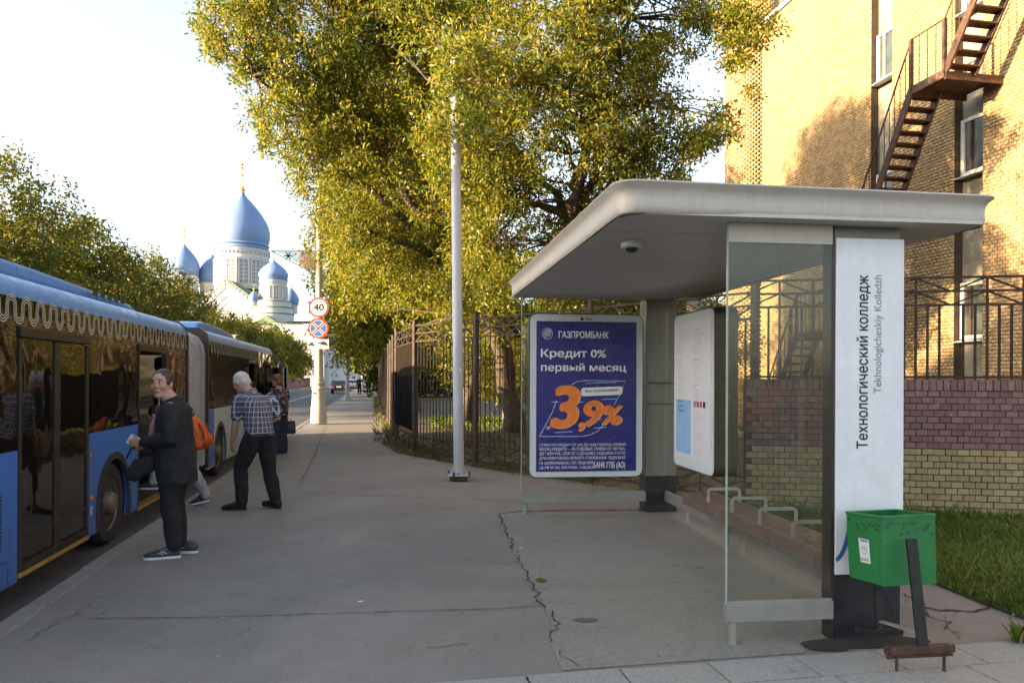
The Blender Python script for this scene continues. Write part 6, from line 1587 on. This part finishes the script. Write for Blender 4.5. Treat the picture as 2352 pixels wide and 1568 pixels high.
def shoe(par, p, yaw, L=.28, m='shoe_black', sole='shoe_black', pitch=0.0, name='shoe'):
    R = Matrix.Rotation(yaw, 3, 'Z') @ Matrix.Rotation(pitch, 3, 'X')
    def l(x, y, z): return V3(p) + R @ V3((x, y, z))
    mm = MB(); k = L / .28
    mm.loft([(l(0, y * k, z), R @ V3((1, 0, 0)), R @ V3((0, 0, 1)), rx, rz) for y, z, rx, rz in [(-.075, .05, .020, .030), (-.06, .052, .034, .045), (-.02, .056, .040, .052), (.03, .058, .042, .052), (.08, .048, .046, .040), (.13, .040, .046, .030), (.175, .034, .036, .022), (.20, .030, .016, .013)]], 14)
    o = mm.build(name, m, par, smooth='all')
    q = MB(); out = [(-.082, .0), (-.07, .026), (-.02, .034), (.05, .040), (.11, .048), (.16, .044), (.195, .024), (.207, .0)]
    pts = [l(x, y * k, .0) for y, x in out] + [l(-x, y * k, .0) for y, x in out[::-1]]
    q.prism(pts, R @ V3((0, 0, .022))).build('sole', sole, o, bevel=.004)
    return o

def person(label, loc, cat='person', group=None):
    return empty('person', loc, 0, label, cat, group)

# --- woman in black at the left -------------------------------------------------
A = person('woman in black coat, trousers and white-soled sneakers, hands clasped, looking towards the camera', (-3.02, 6.62, 0))
yw = math.radians(100); Rb = Rz(yw)
def a_(x, y, z): return Rb @ V3((x, y, z))
hr = frame(math.radians(172), math.radians(-2), math.radians(2)); hc = a_(.01, .10, 1.535)
m = MB(); head(m, hc, hr, 1.06)
m.tube([a_(0, -.01, 1.34), a_(0, .05, 1.42), hc + hr @ V3((0, -.02, -.06))], [.075, .066, .062], 14)
torso(m, [(a_(0, 0, .86), .16, .13, yw), (a_(0, 0, 1.0), .17, .14, yw), (a_(0, .0, 1.15), .16, .13, yw), (a_(0, 0, 1.28), .16, .11, yw), (a_(0, -.0, 1.37), .09, .07, yw)])
SHs = [(-1, .19), (1, .19)]
el = {-1: a_(-.225, -.03, 1.06), 1: a_(.225, -.03, 1.06)}; wr = {-1: a_(-.06, .26, 1.02), 1: a_(.07, .25, .99)}
for sx in (-1, 1):
    limbtube(m, [a_(sx * .17, -.01, 1.33), el[sx], wr[sx]], [.052, .043, .027])
    limbtube(m, [a_(sx * .09, 0, .88), a_(sx * .09, .01, .5), a_(sx * .09, -.02, .09)], [.085, .06, .04])
hand(m, wr[-1], a_(.35, 1, -.12), a_(1, -.2, 0), a_(0, .2, 1), 1.0, .9); hand(m, wr[1], a_(-.5, 1, -.1), a_(-1, -.3, 0), a_(0, .2, 1), 1.0, .9)
body = remesh(m.build('body', 'skin', A), .0065, 2); facebits(body, hc, hr, 1.06)
# coat
m = MB(); torso(m, [(a_(0, -.03, .66), .20, .165, yw), (a_(0, -.02, .80), .20, .168, yw), (a_(0, -.01, .95), .195, .165, yw), (a_(0, .0, 1.10), .19, .16, yw), (a_(0, .0, 1.22), .19, .15, yw), (a_(0, -.01, 1.31), .19, .14, yw), (a_(0, -.0, 1.385), .10, .085, yw)])
for sx in (-1, 1): limbtube(m, [a_(sx * .19, -.01, 1.31), el[sx], V3(el[sx]).lerp(wr[sx], .86)], [.070, .062, .048])
coat = remesh(m.build('coat', 'cloth_black', A), .012, 3, .022, .10)
MB().loft([(a_(0, .185, .93), a_(1, 0, 0), a_(0, 1, 0), .03, .02), (a_(-.02, .165, 1.08), a_(1, 0, 0), a_(0, 1, 0), .10, .035), (a_(-.02, .155, 1.19), a_(1, 0, 0), a_(0, 1, 0), .095, .035), (a_(0, .10, 1.31), a_(1, 0, 0), a_(0, 1, 0), .05, .03)], 12).build('shirt_front', 'pinkshirt', A, smooth='all')
m = MB()
m.tube([a_(0, .0, 1.365), a_(0, .02, 1.41)], [.095, .080], 18); remesh(m.build('collar', 'cloth_black', A), .01, 2)
m = MB()
for sx in (-1, 1):
    limbtube(m, [a_(sx * .095, -.01, .86), a_(sx * .092, .01, .48), a_(sx * .09, -.03, .11)], [.100, .076, .062])
m.ell(a_(0, 0, .86), (.165, .14, .14), Rb)
remesh(m.build('trousers', 'trouser_black', A), .012, 2, .02, .09)
for (x, y, yy) in ((-.085, .005, .12), (.10, -.10, -.15)):
    q = a_(x, y, 0); o = shoe(A, (q.x, q.y, 0), yw + yy, .30, 'shoe_grey', 'shoe_white'); R = Rz(yw + yy)
    for k in range(3): MB().tube([q + R @ V3((-.038, .03 + k * .02, .088 - k * .006)), q + R @ V3((0, .045 + k * .02, .104 - k * .008)), q + R @ V3((.038, .03 + k * .02, .088 - k * .006))], .0035, 6).build('lace', 'shoe_white', o)
    MB().ribbon([q + R @ V3((-.046, .02, .05)), q + R @ V3((-.047, .055, .07)), q + R @ V3((-.045, .09, .06)), q + R @ V3((-.047, .05, .045))], .006, R @ V3((-1, 0, 0))).build('stripe', 'shoe_white', o, fixn=False)
# hair: cap + pony tail
def haircap(m, c, R, s, back=.0, low=-.02):
    def L(x, y, z): return V3(c) + R @ V3((x * s, y * s, z * s))
    m.ell(L(0, -.016, .040), (.084 * s, .098 * s, .090 * s), R, 18, 12)
    m.ell(L(.054, -.006, .022), (.030 * s, .062 * s, .060 * s), R, 12, 8); m.ell(L(-.054, -.006, .022), (.030 * s, .062 * s, .060 * s), R, 12, 8)
    m.ell(L(0, -.060, low), (.074 * s, .054 * s, .070 * s), R, 14, 9)
m = MB(); haircap(m, hc, hr, 1.06); h = remesh(m.build('hair', 'hair_brown', A), .008, 2, .006, .03)
MB().ell(hc + hr @ V3((0, -.112, -.045)), (.036, .03, .036)).build('hair_bun', 'hair_brown', A, smooth='all')
MB().ell(hc + hr @ V3((.086, .0, -.052)), (.006, .006, .006)).build('earring', 'gold', A, smooth='all')
bag = empty('handbag', a_(-.05, .28, .0) + A.location, yw, 'soft black bag hanging from the forearm of the woman in black', 'handbag')
m = MB(); m.loft([((0, y, z), (1, 0, 0), (0, 0, 1), .05, hz) for y, z, hz in ((-.14, .84, .06), (-.05, .81, .085), (.03, .77, .10), (.09, .74, .05))], 16, 2.6)
remesh(m.build('bag_body', 'cloth_black', bag), .01, 3, .02, .08); MB().tube([(0, -.12, .93), (0, -.06, 1.02), (0, .06, .97), (0, .1, .88)], .008, 8).build('strap', 'black', bag, smooth='all')
pp_ = empty('paper', V3(A.location) + a_(0.0, .34, 1.01), yw, 'folded white paper in the clasped hands of the woman in black', 'paper')
MB().box((0.02, .0, .02), (.012, .10, .09), Matrix.Rotation(.5, 3, 'X')).build('sheet', 'sign_white', pp_)

# --- man in the plaid shirt ------------------------------------------------------
Bp = person('grey-haired man in a blue plaid shirt and black trousers stepping towards the bus', (-3.08, 8.98, 0))
yb_ = math.radians(52); Rb = Rz(yb_)
def b_(x, y, z): return Rb @ V3((x, y, z))
hB = frame(math.radians(70), math.radians(24)); hcB = b_(-.10, .20, 1.53)
m = MB(); head(m, hcB, hB, 1.05, False)
m.tube([b_(-.02, .06, 1.36), b_(-.06, .12, 1.43), hcB + hB @ V3((0, -.03, -.05))], [.07, .062, .062], 14)
torso(m, [(b_(0, -.03, .86), .15, .11, yb_), (b_(0, 0, 1.05), .15, .12, yb_), (b_(0, .04, 1.25), .17, .11, yb_), (b_(-.01, .07, 1.38), .12, .08, yb_)])
# arms: left hangs forward, right elbow bent out
la = [b_(-.19, .09, 1.33), b_(-.22, .13, 1.06), b_(-.20, .22, .82)]; ra = [b_(.19, .03, 1.33), b_(.27, .0, 1.10), b_(.14, .14, 1.02)]
limbtube(m, la, [.052, .043, .028]); limbtube(m, ra, [.052, .045, .028])
hand(m, la[2], b_(.05, .3, -1), b_(1, 0, 0), b_(0, 1, .2), 1.0, .6); hand(m, ra[2], b_(-.8, .5, .1), b_(0, .3, -1), b_(-.2, 1, .3), 1.0, .9)
fl, fr = V3((-.22, -.06, 0)), V3((.20, .06, 0))      # world offsets of the two feet
hipL, hipR = b_(-.09, -.03, .88), b_(.09, -.03, .88)
limbtube(m, [hipL, (hipL + fl) / 2 + V3((-.06, .02, .06)), fl + V3((0.05, 0, .10))], [.08, .055, .042]); limbtube(m, [hipR, (hipR + fr) / 2 + V3((-.02, .0, .03)), fr + V3((0, 0, .10))], [.085, .06, .042])
bodyB = remesh(m.build('body', 'skin', Bp), .0075, 2); facebits(bodyB, hcB, hB, 1.05, brow='hair_grey')
m = MB(); torso(m, [(b_(0, -.04, .90), .175, .145, yb_), (b_(0, -.02, 1.0), .17, .15, yb_), (b_(0, .01, 1.13), .178, .15, yb_), (b_(0, .04, 1.26), .19, .135, yb_), (b_(0, .06, 1.35), .17, .11, yb_), (b_(-.03, .09, 1.41), .085, .075, yb_)])
limbtube(m, [la[0], la[0].lerp(la[1], .75)], [.074, .070]); limbtube(m, [ra[0], ra[0].lerp(ra[1], .75)], [.082, .078])
shirt = m.build('shirt', 'plaid', Bp); remesh(shirt, .011, 3, .018, .10)
MB().tube([b_(-.03, .09, 1.39), b_(-.045, .11, 1.435)], [.085, .078], 16, cap=False).build('collar', 'plaid', Bp, smooth='all')
m = MB(); m.ell(b_(0, -.03, .90), (.168, .14, .11), Rb)
limbtube(m, [hipL, (hipL + fl) / 2 + V3((-.06, .02, .06)), fl + V3((.05, 0, .09))], [.112, .082, .068]); limbtube(m, [hipR, (hipR + fr) / 2 + V3((-.02, 0, .03)), fr + V3((0, 0, .09))], [.112, .082, .068])
remesh(m.build('trousers', 'trouser_black', Bp), .012, 2, .02, .10)
torso(MB(), [])if False else None
MB().loft([(b_(0, -.035, z), b_(1, 0, 0), b_(0, 1, 0), .172, .148) for z in (.895, .93)], 24, 2.3).build('belt', 'black', Bp, smooth=True)
shoe(Bp, fl + V3((.02, 0, 0)), math.radians(88), .30); shoe(Bp, fr + V3((.0, 0, .012)), math.radians(66), .29, pitch=math.radians(4))
m = MB(); haircap(m, hcB, hB, 1.05, low=-.01); remesh(m.build('hair', 'hair_grey', Bp), .008, 2, .008, .03)
gls = bpy.data.objects.new('glasses', None); COL.objects.link(gls); gls.parent = Bp
def hb(x, y, z): return hcB + hB @ V3((x, y, z))
for sx in (-1, 1):
    MB().ribbon([hb(sx * .034 + .022 * math.cos(i * .524), .108, .008 + .017 * math.sin(i * .524)) for i in range(12)], .004, hB @ V3((0, 1, 0)), closed=True).build('frame', 'black', gls, fixn=False)
    MB().tube([hb(sx * .056, .106, .012), hb(sx * .084, .0, .012)], .0025, 6).build('temple', 'black', gls)

# --- child stepping in with the orange backpack ---------------------------------
Cp = person('child in a black printed jacket and light jeans climbing into the bus door', (-4.05, 9.16, 0))
yc = math.radians(88); Rc = Rz(yc)
def c_(x, y, z): return Rc @ V3((x, y, z))
hC = frame(yc, math.radians(20)); hcC = c_(0, .36, 1.13)
m = MB(); head(m, hcC, hC, .95); m.tube([c_(0, .18, 1.02), hcC + hC @ V3((0, -.02, -.05))], [.055, .052], 12)
torso(m, [(c_(0, -.02, .72), .12, .09, yc), (c_(0, .05, .9), .12, .09, yc), (c_(0, .13, .99), .12, .08, yc), (c_(0, .19, 1.05), .08, .06, yc)])
fC1, fC2 = c_(.10, -.26, .03), c_(-.09, .36, .22); 
limbtube(m, [c_(.07, -.02, .74), c_(.09, -.06, .42), fC1 + V3((-.03, 0, .08))], [.075, .05, .035]); limbtube(m, [c_(-.07, 0, .74), c_(-.08, .28, .62), fC2 + V3((.02, 0, .08))], [.075, .05, .035])
for sx in (-1, 1):
    limbtube(m, [c_(sx * .14, .12, 1.08), c_(sx * .17, .12, .86), c_(sx * .14, .28, .82)], [.04, .034, .024]); hand(m, c_(sx * .14, .28, .82), c_(0, 1, .2), c_(-sx, 0, 0), c_(0, 0, 1), .85, .7)
bodyC = remesh(m.build('body', 'skin', Cp), .008, 2); facebits(bodyC, hcC, hC, .95)
m = MB(); torso(m, [(c_(0, -.03, .70), .16, .13, yc), (c_(0, .03, .86), .155, .13, yc), (c_(0, .11, .98), .155, .12, yc), (c_(0, .18, 1.06), .10, .08, yc)])
for sx in (-1, 1): limbtube(m, [c_(sx * .14, .12, 1.07), c_(sx * .18, .12, .86), c_(sx * .145, .26, .825)], [.062, .056, .045])
def jacket(M, v, s):
    n = M.noise(v, 13, 3, .7, 1.5); return M.ramp(n, [(0, (.012, .012, .016)), (.60, (.012, .012, .016)), (.64, (.4, .42, .48)), (.70, (.3, .32, .38)), (.73, (.012, .012, .016))])
pattern('printed_jacket', jacket)
remesh(m.build('jacket', 'printed_jacket', Cp), .011, 3, .015, .08)
m = MB(); m.ell(c_(0, -.01, .73), (.14, .12, .10), Rc)
limbtube(m, [c_(.07, -.02, .74), c_(.09, -.07, .42), fC1 + V3((-.03, 0, .09))], [.098, .072, .056]); limbtube(m, [c_(-.07, 0, .74), c_(-.08, .28, .62), fC2 + V3((.02, 0, .09))], [.098, .072, .056])
remesh(m.build('jeans', 'jeans_light', Cp), .011, 2, .02, .07)
shoe(Cp, fC1 + V3((-.06, 0, .0)), yc, .25, 'shoe_grey', 'shoe_white', pitch=math.radians(-14)); shoe(Cp, fC2, yc, .25, 'shoe_grey', 'shoe_white')
m = MB(); haircap(m, hcC, hC, .95); remesh(m.build('hair', 'hair_brown', Cp), .009, 2)
bk_ = empty('backpack', V3(Cp.location) + c_(0, -.10, .72), yc, 'bright orange backpack with black straps on the back of the child at the bus door', 'backpack')
m = MB(); m.loft([((0, y, z), (1, 0, 0), (0, 1, 0), hx, hy) for y, z, hx, hy in ((-.10, -.02, .10, .05), (-.11, .03, .14, .085), (-.10, .14, .15, .095), (-.06, .26, .14, .085), (-.01, .35, .11, .06), (.01, .39, .05, .03))], 18, 2.8)
remesh(m.build('pack', 'orange', bk_), .009, 3, .02, .07)
m = MB(); m.loft([((0, y, z), (1, 0, 0), (0, 1, 0), hx, hy) for y, z, hx, hy in ((-.17, .02, .09, .03), (-.20, .08, .11, .04), (-.18, .17, .10, .035), (-.15, .20, .05, .02))], 16, 2.8); m.build('pocket', 'orange', bk_, smooth='all')
for sx in (-1, 1):
    MB().tube([(sx * .09, -.20, .03), (sx * .105, -.185, .18), (sx * .085, -.12, .31)], .010, 6).build('strap', 'black', bk_); MB().tube([(sx * .08, .02, .36), (sx * .1, .14, .38), (sx * .1, .2, .2), (sx * .1, .02, .0)], .014, 8).build('shoulder_strap', 'black', bk_, smooth='all')
MB().tube([(-.02, .0, .39), (0, -.02, .44), (.02, .0, .39)], .006, 6).build('handle', 'black', bk_, smooth='all')

# --- red-haired woman farther along ------------------------------------------------
Dp = person('red-haired woman in a floral blouse and wide navy trousers holding a handbag by the bus', (-4.88, 15.5, 0))
yd = math.radians(62); Rd = Rz(yd)
def d_(x, y, z): return Rd @ V3((x, y, z))
hD = frame(math.radians(78), 0); hcD = d_(-.03, .03, 1.53)
m = MB(); head(m, hcD, hD, 1.03); m.tube([d_(0, 0, 1.36), hcD + hD @ V3((0, -.02, -.05))], [.06, .055], 12)
torso(m, [(d_(0, 0, .86), .15, .12, yd), (d_(0, 0, 1.1), .14, .11, yd), (d_(0, 0, 1.28), .15, .10, yd), (d_(0, 0, 1.37), .09, .07, yd)])
ra = [d_(.18, .0, 1.31), d_(.23, -.02, 1.04), d_(.24, .03, .80)]; la = [d_(-.18, 0, 1.31), d_(-.24, .04, 1.05), d_(-.20, .2, .92)]
limbtube(m, ra, [.046, .038, .025]); limbtube(m, la, [.046, .038, .025]); hand(m, ra[2], d_(0, .1, -1), d_(-1, 0, 0), d_(0, 1, 0), .95, 1.0); hand(m, la[2], d_(.3, 1, -.2), d_(1, 0, 0), d_(0, 0, 1), .95, .8)
for sx in (-1, 1): limbtube(m, [d_(sx * .09, 0, .86), d_(sx * .09, .01, .48), d_(sx * .09, 0, .07)], [.08, .055, .038])
bodyD = remesh(m.build('body', 'skin', Dp), .009, 2); facebits(bodyD, hcD, hD, 1.03)
m = MB(); torso(m, [(d_(0, 0, .80), .205, .165, yd), (d_(0, 0, .95), .19, .155, yd), (d_(0, 0, 1.12), .185, .15, yd), (d_(0, 0, 1.27), .185, .13, yd), (d_(0, 0, 1.36), .11, .085, yd)])
limbtube(m, [ra[0], ra[0].lerp(ra[1], .6)], [.073, .068]); limbtube(m, [la[0], la[0].lerp(la[1], .6)], [.073, .068])
remesh(m.build('blouse', 'floral', Dp), .013, 3, .015, .1)
m = MB(); m.ell(d_(0, 0, .84), (.175, .15, .12), Rd)
for sx in (-1, 1): limbtube(m, [d_(sx * .09, 0, .84), d_(sx * .095, .01, .45), d_(sx * .10, 0, .07)], [.115, .10, .115])
remesh(m.build('trousers', 'navy', Dp), .014, 2, .015, .1)
MT['cream_shoe'] = simple('cream_shoe', (.42, .36, .3), .6)
for sx in (-1, 1): shoe(Dp, d_(sx * .11, .0, 0), yd + sx * -.1, .25, 'cream_shoe', 'cream_shoe')
m = MB(); haircap(m, hcD, hD, 1.1, low=-.03); remesh(m.build('hair', 'hair_red', Dp), .01, 2, .012, .03)
hb_ = empty('handbag', V3(Dp.location) + ra[2] + V3((.03, 0, 0)), math.radians(15), 'dark patterned handbag with two handles held by the red-haired woman', 'handbag')
MT['bagcloth'] = simple('dark_patterned_bag', (.02, .018, .022), .6, var=.9, scale=18)
m = MB(); m.loft([((0, 0, z), (1, 0, 0), (0, 1, 0), hx, hy) for z, hx, hy in ((-.40, .15, .055), (-.38, .17, .07), (-.25, .165, .06), (-.13, .15, .035))], 20, 3.2); m.build('bag_body', 'bagcloth', hb_, smooth='all')
for y in (-.03, .03): MB().tube([(-.08, y, -.14), (-.06, y * .4, -.085), (.0, y * .1, -.07), (.06, y * .4, -.085), (.08, y, -.14)], .007, 8).build('handle', 'black', hb_, smooth='all')

# --- two distant walkers ---------------------------------------------------------
def walker(px, py, label, ph):
    g = G(px, py); e = person(label, (g.x, g.y, 0), group='pair of distant walkers'); m = MB(); yaw = AL + math.pi; Rr = Rz(yaw)
    def w_(x, y, z): return Rr @ V3((x, y, z))
    hcW = w_(0, .02, 1.62); hW = frame(yaw); head(m, hcW, hW, 1.05); m.tube([w_(0, 0, 1.4), w_(0, .01, 1.56)], [.06, .058], 10)
    torso(m, [(w_(0, 0, .9), .15, .1, yaw), (w_(0, 0, 1.15), .15, .11, yaw), (w_(0, 0, 1.36), .18, .10, yaw), (w_(0, 0, 1.44), .09, .07, yaw)])
    sw = {-1: .16 * ph, 1: -.16 * ph}; legs = {}
    for sx in (-1, 1):
        arm = [w_(sx * .2, 0, 1.38), w_(sx * .25, -sw[sx] * .5, 1.12), w_(sx * .25, -sw[sx] + .06, .9)]; limbtube(m, arm, [.05, .042, .03]); hand(m, arm[2], w_(0, .1, -1), w_(-sx, 0, 0), w_(0, 1, 0), 1.0, .6)
        legs[sx] = [w_(sx * .09, 0, .9), w_(sx * .10, sw[sx] * .7 + .03, .5), w_(sx * .10, sw[sx], .09)]; limbtube(m, legs[sx], [.085, .06, .04])
    b = remesh(m.build('body', 'skin_pale', e), .014, 1)
    m = MB(); torso(m, [(w_(0, 0, .86), .18, .13, yaw), (w_(0, 0, 1.1), .175, .13, yaw), (w_(0, 0, 1.34), .2, .125, yaw), (w_(0, 0, 1.44), .11, .08, yaw)])
    for sx in (-1, 1): limbtube(m, [w_(sx * .2, 0, 1.38), w_(sx * .24, -sw[sx] * .4, 1.2)], [.075, .07])
    remesh(m.build('shirt', 'cloth_black', e), .02, 2)
    m = MB()
    for sx in (-1, 1): limbtube(m, legs[sx], [.115, .085, .07]); shoe(e, legs[sx][2] * 1.0 - V3((0, 0, .09)), yaw, .28)
    remesh(m.build('trousers', 'trouser_black', e), .02, 2)
    m = MB(); haircap(m, hcW, hW, 1.02); m.build('hair', 'hair_brown', e, smooth='all')
walker(826, 905, 'distant walker in black on the left of the pair, nearer the kerb', 1); walker(846, 906, 'distant walker in black on the right of the pair, nearer the fence', -1)
